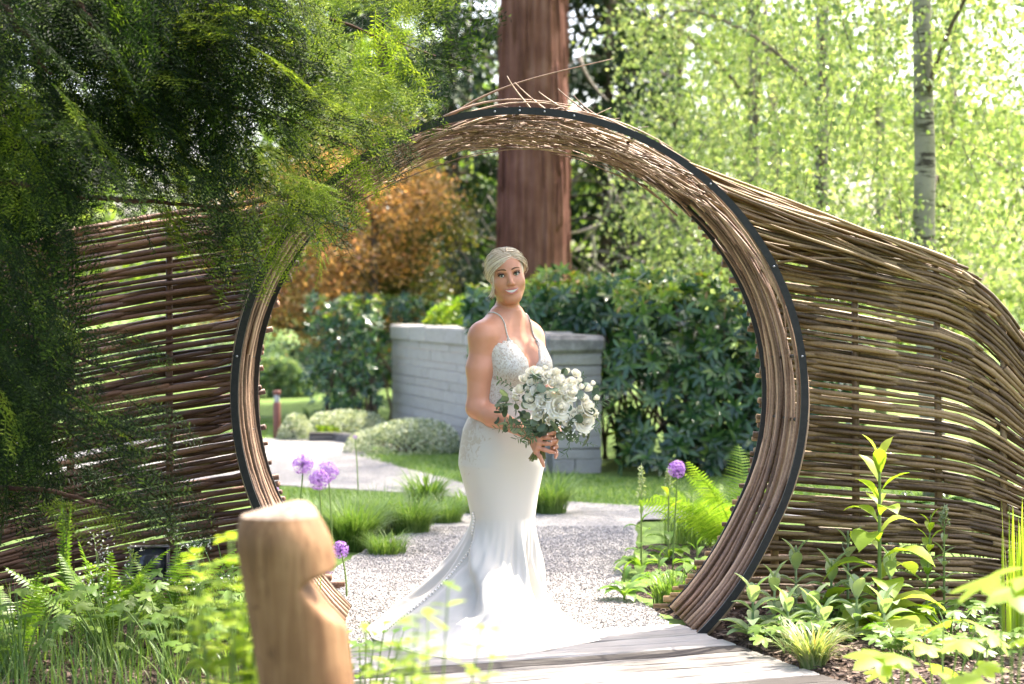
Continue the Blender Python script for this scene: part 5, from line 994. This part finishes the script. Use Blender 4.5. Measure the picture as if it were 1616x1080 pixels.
# face
def hm(name, rgb, rough=.4, spec=.4): t = NT(name); return t.fin(t.pbr(rgb, rough, spec))
m_eye, m_iris, m_pup = hm('eye_white', (.72, .69, .66), .15, .5), hm('iris', (.1, .12, .07), .1, .5), hm('pupil', (.006, .006, .006), .05, .6)
m_lash, m_brow, m_lip, m_teeth, m_shadow = hm('lash', (.012, .008, .006), .6), hm('brow', (.12, .07, .04), .8, .1), hm('lip', (.44, .16, .13), .35, .4), hm('teeth', (.62, .59, .54), .25, .5), hm('eyeshadow', (.2, .095, .06), .6, .2)
def sph(c, r, mat, nm, par, M=None, n=14):
    u = np.linspace(0, math.pi, n // 2 + 2); v = np.arange(n) * 2 * math.pi / n; V = np.stack([np.outer(np.sin(u), np.cos(v)), np.outer(np.sin(u), np.sin(v)), np.outer(np.cos(u), np.ones(n))], -1).reshape(-1, 3) * np.asarray(r)
    if M is not None: V = V @ np.asarray(M).T
    Q = [(i * n + j, i * n + (j + 1) % n, (i + 1) * n + (j + 1) % n, (i + 1) * n + j) for i in range(n // 2 + 1) for j in range(n)]
    return B().add(V + c, Q, r=0).obj(nm, mat, par)
def facecurve(pts, off, n=12):
    p = np.array([h(*q) for q in bez(*pts, n)]); return S.proj(p, off)
for s in (-1, 1):
    ec = h(s * .033, .0695, .0125); e = sph(ec, (.0128, .0122, .0122), m_eye, 'eye', person, HM)
    gz = unit(np.array([0, -1, 0]) * .9 + hf * .3); sph(ec + gz * .0096, .0056, m_iris, 'iris', e, None, 12); sph(ec + gz * .0126, .0029, m_pup, 'pupil', e, None, 10)
    for up, rr, mm, nm in ((1, .0025, m_lash, 'upper_lash'), (-1, .0008, m_lash, 'lower_lash')):
        q = np.array([h(s * (.033 + .0158 * c_), .0845 - .0075 * c_ * c_ - .002 * max(0, c_), .0125 + (.0066 if up > 0 else -.0058) * (1 - c_ * c_) * up * (1 if up > 0 else -1) * 1.0 + .0022 * c_) for c_ in np.linspace(-1, 1.12, 11)])
        B().tube(q, rr * np.array([.4, .6, .8, 1, 1.1, 1.15, 1.2, 1.25, 1.3, 1.3, .8]), 6).obj(nm, mm, person)
    q = np.array([h(s * (.033 + .0165 * c_), .0815 - .0075 * c_ * c_, .0212 + .0035 * (1 - c_ * c_) + .0014 * c_) for c_ in np.linspace(-1, 1.1, 9)]); B().tube(q, np.array([.002, .0034, .0042, .0046, .0048, .0048, .0046, .004, .0024]), 6).obj('eyelid', m_shadow, person)
    br = facecurve([(s * .012, .1, .034), (s * .024, .1, .041), (s * .04, .09, .0455), (s * .056, .07, .035)], .001); B().tube(br, np.array([.0026, .0034, .0038, .004, .004, .0038, .0036, .0032, .0028, .0022, .0016, .0008]) * .8, 6, flat=.7).obj('eyebrow', m_brow, person)
lw = .0305
up_ = facecurve([(-lw, .085, -.0505), (-.011, .1, -.0545), (.011, .1, -.0545), (lw, .085, -.0505)], .0008, 15); lo_ = facecurve([(-lw, .085, -.0508), (-.015, .1, -.0795), (.015, .1, -.0795), (lw, .085, -.0508)], .0012, 15)
B().tube(up_, np.array([.0008, .0018, .0026, .0031, .0034, .0035, .0034, .0031, .0034, .0035, .0034, .0031, .0026, .0018, .0008]), 6).obj('upper_lip', m_lip, person); B().tube(lo_, np.array([.0008, .002, .003, .0038, .0042, .0045, .0046, .0046, .0046, .0045, .0042, .0038, .003, .002, .0008]), 6).obj('lower_lip', m_lip, person)
V = []; nn_ = 15; to_ = []
for i in range(nn_):
    a_, b_ = up_[i], lo_[i]; V += [a_ + hf * -.0004, (a_ * .6 + b_ * .4) + hf * .0006, (a_ * .2 + b_ * .8) - hf * .001]
B().add(np.array(V), [(i * 3 + j, i * 3 + j + 1, i * 3 + j + 4, i * 3 + j + 3) for i in range(nn_ - 1) for j in range(2)], r=0).obj('teeth', m_teeth, person)

# hair: cap plus combed locks
t = NT('blonde_hair'); nz_ = t.noise(120, 3, .6); m_hair = t.fin(t.pbr(t.ramp(t('Math', {0: t('Math', {0: nz_, 1: .45}, operation='MULTIPLY').outputs[0], 1: t('Math', {0: t.rndv(), 1: .55}, operation='MULTIPLY').outputs[0]}, operation='ADD').outputs[0], [(.15, (.28, .19, .105)), (.45, (.55, .45, .32)), (.85, (.8, .73, .61))]), .42, .5, t.bump(nz_, .3, .002)))
SH = SDF(HC - .15, HC + .17, .004)
SH.ell(h(-.004, -.02, .032), (.084, .097, .089), HM, .02); SH.ell(h(-.006, -.03, .06), (.068, .07, .06), HM, .03); SH.ell(h(0, -.1, .0), (.05, .04, .055), HM, .03)
SH.ell(h(.012, .115, -.022), (.0655, .105, .083), HM, .012, True); SH.ell(h(.012, .02, -.09), (.07, .085, .07), HM, .012, True)
V, Q = SH.nets(); hair = B().add(V, Q, r=.4).obj('hair', m_hair, person, label='blonde hair pinned up with a swept fringe')
def hdir(az, el): az, el = math.radians(az), math.radians(el); return np.array([math.sin(az) * math.cos(el), math.cos(az) * math.cos(el), math.sin(el)])   # az 0 front, + her left
def lock(p0, p1, mid, rad, r0, r1, lift=.0, n=16, wob=.02):
    t_ = np.linspace(0, 1, n); pts = []; ph = R.uniform(0, 6.28); k_ = R.uniform(4, 9)
    for u in t_:
        d = (1 - u) ** 2 * p0 + 2 * u * (1 - u) * mid + u * u * p1; d = d / np.linalg.norm(d); pts.append(h(*(np.array([0, -.016, .034]) + d * rad * (1 + lift * math.sin(u * math.pi) + wob * math.sin(u * k_ + ph) * min(1, u * 3)))))
    return np.array(pts), np.interp(t_, [0, .15, .6, 1], [r0 * .4, r0, r0, r1])
ER_ = np.array([.085, .1, .091])
for k in range(270):
    side = -1 if rnd.random() < .66 else 1; u = rnd.random()
    if side < 0:    # her right (seen on the left): long sweep from the parting across the forehead
        p0 = hdir(rnd.uniform(2, 26), 30 + 55 * u); p1 = hdir(-112 - 35 * rnd.random(), -34 + 50 * u + rnd.uniform(-9, 9)); mid = hdir(-46 - 30 * u, 2 + 56 * u) * (1.3 + .25 * u)
    else:
        p0 = hdir(rnd.uniform(12, 30), 33 + 50 * u); p1 = hdir(115 + 30 * rnd.random(), -25 + 46 * u + rnd.uniform(-9, 9)); mid = hdir(70 + 15 * u, 12 + 44 * u) * 1.3
    p, r_ = lock(p0, p1, mid, ER_ * rnd.uniform(.985, 1.06), rnd.uniform(.0016, .0042), .0012, rnd.uniform(-.01, .07), wob=rnd.uniform(0, .016)); B().tube(p, r_, 5, r=rnd.random()).obj('lock', m_hair, hair, kind=None)
for k in range(30):  # crown volume going back to the knot
    p, r_ = lock(hdir(rnd.uniform(-20, 30), 52 + 30 * rnd.random()), hdir(180 + rnd.uniform(-60, 60), rnd.uniform(-20, 35)), hdir(rnd.choice((-1, 1)) * rnd.uniform(30, 120), 72) * 1.35, ER_ * rnd.uniform(1.0, 1.06), rnd.uniform(.002, .0042), .0015, .06, wob=.015); B().tube(p, r_, 6, r=rnd.random()).obj('lock', m_hair, hair)
for k in range(16):   # the loose tendril by her right ear and some fly-aways
    a_ = np.array([-.07, .035, .022]) + R.normal(0, .005, 3); e_ = np.array([-.088 - R.random() * .014, .012, -.082]) + R.normal(0, .006, 3)
    B().tube(np.array([h(*q) for q in bez(a_, a_ + np.array([-.006, .008, -.04]), e_ + np.array([.026, .012, .02]), e_, 10)]), np.linspace(.0032, .0007, 10), 5, r=rnd.random()).obj('tendril', m_hair, hair)
for k in range(70):   # fine loose strands riding over the combed locks
    u = rnd.random(); sd3 = rnd.choice((-1, -1, 1)); p, r_ = lock(hdir(rnd.uniform(0, 28), 30 + 55 * u), hdir(sd3 * (112 + 35 * rnd.random()), -30 + 50 * u), hdir(sd3 * (50 + 30 * u), 4 + 54 * u) * 1.35, ER_ * rnd.uniform(1.04, 1.13), rnd.uniform(.0005, .001), .0003, rnd.uniform(0, .09), wob=rnd.uniform(.01, .03)); B().tube(p, r_, 4, r=rnd.random()).obj('loose_strand', m_hair, hair)
for k in range(22):
    d = hdir(rnd.uniform(-150, 150), rnd.uniform(-5, 85)); p0 = np.array([0, -.016, .034]) + d * ER_; sd2 = unit(np.cross(d, rvec(1)[0])); e = p0 + d * rnd.uniform(.008, .018) + sd2 * rnd.uniform(.01, .03); B().tube(np.array([h(*q) for q in bez(p0, p0 + d * .012, e + d * .006 - sd2 * .006, e, 8)]), .00035, 3).obj('stray_hair', m_hair, hair)
t = NT('pearl'); m_pearl = t.fin(t.pbr((.8, .74, .66), .2, .5)); t = NT('gold'); m_gold = t.fin(t.pbr((.75, .55, .35), .25, .5, Metallic=1.0))
ear = sph(h(-.074, .004, -.036), .0042, m_pearl, 'earring', person); B().tube([h(-.0745 - .001 * math.cos(a_), .004 + .011 * math.sin(a_), -.05 + .012 * math.cos(a_)) for a_ in np.linspace(0, 6.28, 18)], .0011, 5).obj('hoop', m_gold, ear)

# ------------------------------------------------------------------ dress
t = NT('lace'); tc = t('TexCoord').outputs['Object']; v1 = t('TexVoronoi', {'Vector': t('Mapping', {0: tc, 3: (1, 1, .8)}).outputs[0], 'Scale': 170.0}, feature='SMOOTH_F1'); nz1 = t('TexNoise', {'Vector': tc, 'Scale': 100.0, 'Detail': 5.0, 'Distortion': 1.6}).outputs['Fac']; v2 = t('TexVoronoi', {'Vector': tc, 'Scale': 210.0})
f_ = t('Math', {0: nz1, 1: t('Math', {0: v1.outputs['Distance'], 1: .42}, operation='MULTIPLY').outputs[0]}, operation='ADD').outputs[0]
pat = t.ramp(f_, [(.57, (0, 0, 0)), (.66, (1, 1, 1))]); col = t.mix(pat, (.47, .38, .295), (.61, .57, .5)); bead = t.ramp(v2.outputs['Distance'], [(.12, (1, 1, 1)), (.3, (0, 0, 0))]); col = t.mix(t.mix(1, bead, pat, 'MULTIPLY'), col, (.75, .72, .66))
m_lace = t.fin(t.pbr(col, .5, .35, t.bump(pat, .7, .004)))
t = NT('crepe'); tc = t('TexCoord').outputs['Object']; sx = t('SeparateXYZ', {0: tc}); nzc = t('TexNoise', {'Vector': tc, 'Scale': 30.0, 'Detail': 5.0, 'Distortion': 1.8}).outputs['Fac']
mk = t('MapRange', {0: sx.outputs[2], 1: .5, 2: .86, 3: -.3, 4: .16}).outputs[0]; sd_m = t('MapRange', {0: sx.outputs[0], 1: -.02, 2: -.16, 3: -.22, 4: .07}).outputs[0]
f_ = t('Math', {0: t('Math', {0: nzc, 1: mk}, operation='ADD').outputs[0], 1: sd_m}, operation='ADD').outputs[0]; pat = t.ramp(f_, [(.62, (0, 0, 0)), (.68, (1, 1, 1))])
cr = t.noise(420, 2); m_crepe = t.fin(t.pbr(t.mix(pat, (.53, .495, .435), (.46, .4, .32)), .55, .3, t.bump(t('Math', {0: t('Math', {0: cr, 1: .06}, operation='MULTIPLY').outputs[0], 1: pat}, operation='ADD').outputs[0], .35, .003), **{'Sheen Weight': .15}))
SDm = SDF((-.3, -.3, .5), (.32, .3, 1.34), .0034)
add_torso(SDm, .002); SDm.d -= .007
def neckline(x, y, z):
    cx = np.interp(z, TS[:, 0], TS[:, 3]); a = (x - cx) * LF[0] + y * LF[1]; b = (x - cx) * FR[0] + y * FR[1]; aa = np.abs(a)
    zf = np.interp(aa, [0, .012, .03, .055, .085, .1, .13, .165, .3], [1.13, 1.142, 1.19, 1.245, 1.312, 1.302, 1.29, 1.28, 1.275]) + .004 * np.sin(a * 260); zk = 1.1 - .02 * np.cos(a * 8); w_ = smooth01((b + .02) / .06); return (z - (zk + (zf - zk) * w_)) * .6
SDm.put(neckline, (-9, -9, -9), (9, 9, 9), mx=True); SDm.put(lambda x, y, z: .885 - z + 0 * x + 0 * y - .02 * np.sin(x * 30), (-9, -9, -9), (9, 9, 9), mx=True)
V, Q = SDm.nets(); bod = B().add(V, Q, r=0).obj('bodice', m_lace, person, label='ivory beaded lace bodice with a deep neckline')
for s in (-1, 1):
    q = np.array([bl_(s * a_, b_, z_) for a_, b_, z_ in ((.088, .13, 1.3), (.088, .1, 1.33), (.086, .06, 1.365), (.083, .02, 1.395), (.08, -.03, 1.4), (.078, -.09, 1.37), (.07, -.13, 1.28), (.06, -.14, 1.15))]); q = np.stack([np.interp(np.linspace(0, 7, 30), np.arange(8), q[:, i]) for i in range(3)], 1)
    B().tube(S.proj(q, .002), .0034, 6).obj('strap', m_lace, person)
    for k in range(14):
        p = S.proj(bl_(s * (.088 + R.uniform(-.014, .014)), .12, 1.285 + R.uniform(-.01, .05)), .005)[0]; sph(p, .0035 + R.random() * .002, m_lace, 'lace_bead', bod, None, 6)
# skirt: hip section drawn out into a train
HEM = np.array([[-20, .42, -.16], [-33, .455, -.28], [-45, .40, -.37], [-62, .2, -.56], [-80, .02, -.71], [-98, -.17, -.79], [-115, -.36, -.67], [-140, -.53, -.36], [-172, -.61, -.04], [-192, -.58, .13], [-222, -.4, .3], [-265, -.06, .3], [-310, .2, .2], [-345, .3, -.02]])
ha = np.concatenate([HEM[:, 0] + 360, HEM[:, 0], HEM[:, 0] - 360]); hx = np.tile(HEM[:, 1], 3); hyv = np.tile(HEM[:, 2], 3); o_ = np.argsort(ha)
def pint(ang, val):
    k = np.arange(-720, 721, 2.0); v = np.interp(k, ha[o_], val[o_]); ker = np.hanning(17); ker /= ker.sum(); v = np.convolve(np.pad(v, 8, 'edge'), ker, 'valid'); return np.interp(ang, k, v)
def skirt(phi, s):
    """phi degrees around (0 right, 90 away), s 0 waist .. 1 knee .. 2 hem"""
    phi = np.asarray(phi, float) % 360 - 360; r = np.radians(phi); c, sn = np.cos(r), np.sin(r)
    def sec(z):
        ra, rb, cx, cb = tsec(z); ra = ra + .013; rb = rb + .013; da = c * LF[0] + sn * LF[1]; db = c * FR[0] + sn * FR[1]; back = np.maximum(0, -db) * np.interp(z, [.45, .62, .78, .92, 1.0], [0, .008, .02, .014, 0]); rad = 1 / (np.abs(da / ra) ** 2.3 + np.abs(db / rb) ** 2.3) ** (1 / 2.3) + back
        return np.stack([cx + FR[0] * cb + c * rad, FR[1] * cb + sn * rad, z + 0 * c], -1)
    z0, z1 = 1.01, .5
    if np.ndim(s) == 0: s = np.full(phi.shape, float(s))
    up = sec(np.where(s < 1, z0 + (z1 - z0) * s, z1)); u = np.clip(s - 1, 0, 1)
    hem = np.stack([pint(phi, hx), pint(phi, hyv), .008 + 0 * c], -1)
    pw = np.interp(phi, np.arange(-360, 1, 30.0), [7.5, 3.6, 2.4, 2.0, 1.75, 1.6, 1.5, 1.6, 1.9, 2.4, 3.6, 6.5, 7.5]); e = u ** pw
    zc = z1 * (1 - u) ** np.interp(phi, np.arange(-360, 1, 30.0), [1, 1, 1, 1, 1, 1.05, 1.1, 1.35, 1.5, 1.35, 1.1, 1, 1]); low = up + (hem - up) * e[..., None]; low[..., 2] = .008 + (zc - 0.0) * (1 - .008 / z1) + .0
    p = np.where((s < 1)[..., None], up, low)
    d = np.stack([c, sn, 0 * c], -1); am = smooth01((s - .95) / .75) * (1 - .75 * smooth01((s - 1.75) / .25)); ph = np.radians(phi)
    w_ = .022 * np.sin(ph * 9 + 2.4 * s + .6) + .014 * np.sin(ph * 14 - 3.2 * s) + .024 * np.sin(ph * 5 + 4.2 * s + 1) + .006 * np.sin(ph * 31 + 9 * s)
    # one deep swept fold from the back of the knee to the right hem, on the side seen
    fold = np.exp(-((phi + 150 - 85 * np.clip(u, 0, 1) ** .8) / 9) ** 2) * .05 * smooth01(u / .35) * (1 - smooth01((u - .8) / .2)) - np.exp(-((phi + 168 - 85 * np.clip(u, 0, 1) ** .8) / 8) ** 2) * .03 * smooth01(u / .35) * (1 - smooth01((u - .8) / .2))
    f2 = np.exp(-((phi + 128 - 70 * np.clip(u, 0, 1)) / 6) ** 2) * .022 * smooth01(u / .3) * (1 - smooth01((u - .85) / .15))
    p = p + d * ((w_ + .02) * am + fold + f2)[..., None]; p[..., 2] = np.maximum(p[..., 2] + .004 * np.sin(ph * 23 + 5 * s) * am * (u > .7), .006); return p
na = 300; ph_ = np.arange(na) * 360 / na; ss = np.concatenate([np.linspace(0, 1, 46)[:-1], np.linspace(1, 2, 90)]); V = np.stack([skirt(ph_, s) for s in ss]); V[-1, :, 2] = .0015; V[-3:, :, :2] += R.normal(0, .0016, (3, na, 2)); V[-1, :, :2] *= (1 + .008 * np.sin(np.radians(ph_) * 60))[:, None]
i, j = np.meshgrid(np.arange(len(ss) - 1), np.arange(na), indexing='ij'); Q = np.stack([i * na + j, (i + 1) * na + j, (i + 1) * na + (j + 1) % na, i * na + (j + 1) % na], -1).reshape(-1, 4)
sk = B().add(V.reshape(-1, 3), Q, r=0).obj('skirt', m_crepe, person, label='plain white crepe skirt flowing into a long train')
tr_ = B(); lo, hi = skirt(ph_, 1.965), skirt(ph_, 2.0); lo[:, 2] = .010; hi[:, 2] = .0025; hi[:, :2] *= (1.012 + .007 * np.abs(np.sin(np.radians(ph_) * 75)))[:, None]; tr_.add(np.vstack([lo, hi]), [(j, (j + 1) % na, na + (j + 1) % na, na + j) for j in range(na)], r=0); tr_.obj('lace_hem', m_lace, sk)
for k in range(46):
    s = .95 + .98 * k / 45; q = skirt(np.array([212.0, 214.0, 212.0]), np.array([s, s, s + .01])); nrm = unit(np.cross(q[1] - q[0], q[2] - q[0])); nrm = nrm * (1 if nrm[1] < 0 else -1); sph(q[0] + nrm * .004, .0058, m_pearl, 'button', sk, None, 8)
# ------------------------------------------------------------------ bouquet
bq = thing('bouquet', 'round bouquet of white roses and eucalyptus held by the bride', 'bouquet', W0 + TIE)
def petalmat(name, a, b_): t = NT(name); c = t.ramp(t.rndv(), [(0, a), (1, b_)]); return t.fin(t('MixShader', {0: .42, 1: t.pbr(c, .5, .3), 2: t('BsdfTranslucent', {0: c}).outputs[0]}).outputs[0])
m_petal = petalmat('rose_petal', (.84, .8, .64), (.9, .88, .8)); m_euc = leafmat('eucalyptus', [(0, (.05, .08, .05)), (.6, (.11, .155, .105)), (1, (.19, .24, .18))], .25, .5, .3); m_sprig = leafmat('sprig_leaf', [(0, (.05, .09, .035)), (1, (.13, .19, .08))], .3, .4, .4); m_stemg = leafmat('cut_stem', [(0, (.07, .12, .03)), (.6, (.17, .21, .07)), (1, (.25, .2, .09))], .1, .5, .3); m_gyp = hm('gypsophila', (.8, .8, .74), .6)
def rose(seed, openf):
    rr = np.random.default_rng(seed); b = B()
    for ring_, (n, r0, tilt, sz) in enumerate(((2, .12, .02, .5), (3, .22, .1, .62), (4, .36, .2, .74), (5, .52, .34, .8), (6, .66, .55, .84), (7, .78, .85, .84))):
        if ring_ > openf: break
        for k in range(n):
            a = 2 * math.pi * k / n + ring_ * .7 + rr.uniform(-.2, .2); u, v = np.meshgrid(np.linspace(-1, 1, 7), np.linspace(0, 1, 6), indexing='ij'); w_ = sz * (.55 + .45 * np.sqrt(np.clip(v, 0, 1))) * np.sqrt(np.clip(1 - np.maximum(0, v - .8) ** 2 * 12 * .8, .3, 1))
            ang_ = a + u * w_ * .8 / max(r0 + .12, .3); tl = tilt + rr.uniform(-.07, .07); top_ = 1 - .16 * u ** 2 - .05 * u ** 4; vv = v * top_
            rad = r0 * (.45 + .55 * vv ** .7) + np.sin(tl) * vv * .3 + .13 * np.maximum(0, vv - .74) * (ring_ > 2) * 2; hgt = -.3 + (.98 - .13 * ring_) * vv * np.cos(tl * .7) - .2 * np.maximum(0, vv - .8) * (ring_ > 2) * 2 + rr.uniform(-.03, .03)
            P_ = np.stack([rad * np.cos(ang_), rad * np.sin(ang_), hgt], -1).reshape(-1, 3); b.add(P_, [(i * 6 + j, (i + 1) * 6 + j, (i + 1) * 6 + j + 1, i * 6 + j + 1) for i in range(6) for j in range(5)], r=rr.random() * .99)
    u, v = np.meshgrid(np.linspace(0, math.pi, 7), np.arange(10) * .6283, indexing='ij'); b.add(np.stack([.26 * np.sin(u) * np.cos(v), .26 * np.sin(u) * np.sin(v), .08 + .3 * np.cos(u)], -1).reshape(-1, 3), [(i * 10 + j, (i + 1) * 10 + j, (i + 1) * 10 + (j + 1) % 10, i * 10 + (j + 1) % 10) for i in range(6) for j in range(10)], r=.2)
    return b.mesh('rose', m_petal)
RS = [rose(k, o) for k, o in ((1, 5), (2, 5), (3, 4), (4, 3), (5, 2), (6, 4))]
def bpt(px, py, lift=0.0):
    x, z = vx(px), vz(py); cx_, cz_ = vx(868), vz(634); q = ((x - cx_) / .235) ** 2 + ((z - cz_) / .19) ** 2; return np.array([x, -.27 - .165 * math.sqrt(max(.02, 1 - q)) - lift, z])
BC = np.array([vx(862), -.24, vz(655)])
for i, (px, py, r, kd) in enumerate([(881, 633, 18, 0), (919, 656, 15.5, 1), (923, 634, 16, 2), (898, 612, 15, 2), (836, 623, 13, 0), (864, 588, 13, 3), (841, 581, 11, 5), (828, 593, 11, 3), (820, 608, 10.5, 5), (814, 621, 9, 4), (847, 609, 10, 5), (853, 627, 9, 2), (849, 638, 9, 2), (846, 646, 7.5, 2), (871, 641, 8, 2), (902, 646, 9, 5), (880, 594, 12, 3), (891, 582, 8, 4), (898, 597, 10, 3), (923, 608, 10, 4), (912, 605, 8, 4), (909, 595, 7.5, 4), (869, 600, 10, 3), (858, 577, 7, 4), (878, 611, 9, 3), (935, 622, 8, 4), (908, 668, 8, 4), (832, 607, 7, 4), (855, 597, 8, 3), (891, 655, 7, 2), (933, 645, 9, 3), (905, 585, 9, 3), (916, 622, 10, 3), (885, 606, 10, 5), (862, 618, 9, 5), (865, 655, 8, 3), (838, 598, 9, 3), (910, 640, 9, 3), (930, 600, 7, 4), (852, 586, 9, 3), (874, 582, 9, 3), (889, 620, 9, 3)]):
    p = bpt(px, py); d = unit(p - BC + np.array([.02, -.06, .03])); d = unit(d + R.normal(0, .12, 3)); f = rot_to(d)[0]; M = np.stack([f[:, 0], -f[:, 2], f[:, 1]], 1); o = link('rose', RS[kd], bq); setmat(o, M, p - TIE - d * r / KP * .1, r / KP * (1.18 if r > 12 else 1.4))
RND = (lambda a: (np.vstack([[0, .5, .03]] + [[.5 * math.sin(q), .5 - .5 * math.cos(q), -.05 * math.cos(2 * q)] for q in a]), np.zeros((0, 4), int), np.array([[0, i + 1, (i + 1) % len(a) + 1] for i in range(len(a))])))(np.arange(10) * 2 * math.pi / 10)
euc_me, spr_me, lan_me = tmesh('eucalyptus_leaf', RND, m_euc), tmesh('sprig_leaf', leaf(1, .3, 3, .2, .1), m_sprig), tmesh('lance_leaf', leaf(1, .16, 3, .2, .1), m_sprig)
def eleaf(px, py, s, lift=0.0, me=None, d=None):
    p = bpt(px, py, lift); out = unit(p - BC); d = unit(rvec(1)[0] + out * .35 + np.array([0, -.2, -.1])) if d is None else d; setmat(link('leaf', me or euc_me, bq), rot_to(d, out + R.normal(0, .35, 3))[0], p - TIE, s)
for k in range(62):
    px, py = rnd.uniform(786, 858), rnd.uniform(612, 682)
    if (px - 786) * .55 + (py - 612) < 20 or (px < 812 and py > 668): continue
    eleaf(px, py, rnd.uniform(.03, .05), -.035)
for k in range(52): eleaf(rnd.uniform(838, 935), rnd.uniform(655, 688), rnd.uniform(.03, .048), -.05)
for k in range(46): a_ = rnd.uniform(0, 6.28); q = rnd.random() ** .5; eleaf(868 + 68 * q * math.cos(a_), 627 + 46 * q * math.sin(a_), rnd.uniform(.026, .04), -.012)
for k in range(40): a_ = rnd.uniform(0, 6.28); q = rnd.random() ** .5; eleaf(866 + 60 * q * math.cos(a_), 632 + 44 * q * math.sin(a_), rnd.uniform(.03, .045), -.085)
for (px, py) in ((846, 588), (858, 602), (866, 606), (918, 616), (800, 620), (795, 630), (852, 660), (868, 662), (893, 664), (905, 658)): eleaf(px, py, .045, .012)
def sprig(pts, dep, me, s, n):
    q = np.array([[vx(x), -dep, vz(y)] for x, y in pts]); q = bez(*q, 12) - TIE; B().tube(q, np.linspace(.0018, .0007, 12), 4, r=.2).obj('sprig_stem', m_sprig, bq)
    for k in range(n):
        i = 2 + int(9 * k / n); d = unit(q[min(i + 1, 11)] - q[i - 1]); sd_ = unit(np.cross(d, [0, -1, .2])) * (1 if k % 2 else -1); setmat(link('leaf', me, bq), rot_to(unit(d * .6 + sd_ + R.normal(0, .2, 3)), np.array([0, -1, .4]))[0], q[i], s * rnd.uniform(.7, 1.1))
for pts, dep, me, s, n in (([(845, 668), (825, 668), (800, 662), (778, 668)], .42, lan_me, .032, 16), ([(850, 672), (835, 678), (820, 676), (812, 684)], .43, lan_me, .03, 14), ([(850, 662), (830, 660), (812, 660), (800, 655)], .42, lan_me, .03, 14), ([(845, 675), (838, 684), (832, 686), (826, 690)], .43, spr_me, .026, 10), ([(820, 620), (805, 600), (795, 596), (784, 594)], .34, spr_me, .026, 10), ([(915, 640), (930, 632), (942, 630), (955, 622)], .36, lan_me, .03, 12), ([(915, 650), (930, 648), (944, 648), (958, 655)], .37, lan_me, .034, 12), ([(905, 665), (925, 665), (938, 664), (946, 672)], .38, lan_me, .03, 10), ([(890, 675), (900, 690), (893, 705), (882, 710)], .38, lan_me, .03, 6), ([(905, 610), (920, 595), (922, 588), (910, 584)], .34, spr_me, .016, 6), ([(880, 672), (905, 690), (925, 690), (938, 694)], .38, spr_me, .016, 8)): sprig(pts, dep, me, s, n)
gm = sph(np.zeros(3), 1, m_gyp, 'gypsophila_bud', None, None, 6); gme = gm.data; bpy.data.objects.remove(gm)
for k in range(90):
    px, py = rnd.choice(((rnd.gauss(878, 12), rnd.gauss(652, 6)), (rnd.gauss(905, 14), rnd.gauss(674, 7)), (rnd.gauss(860, 8), rnd.gauss(640, 6)))); p = bpt(px, py, .008 + rnd.random() * .015); setmat(link('gypsophila_bud', gme, bq), np.eye(3), p - TIE, rnd.uniform(.002, .0042))
b_ = B()
for k in range(34):
    a_ = rnd.uniform(0, 6.28); q = math.sqrt(rnd.random()); o_ = np.array([math.cos(a_), math.sin(a_), 0]) * q; B().tube([np.array([o_[0] * .06 + .02, o_[1] * .05 + .02, .11]), o_ * .018 + AXS * .02, o_ * .017 - AXS * .01, o_ * .042 - AXS * rnd.uniform(.062, .082)], [.002, .0028, .0028, .003], 5, r=rnd.random() * .99).obj('stem', m_stemg, bq)
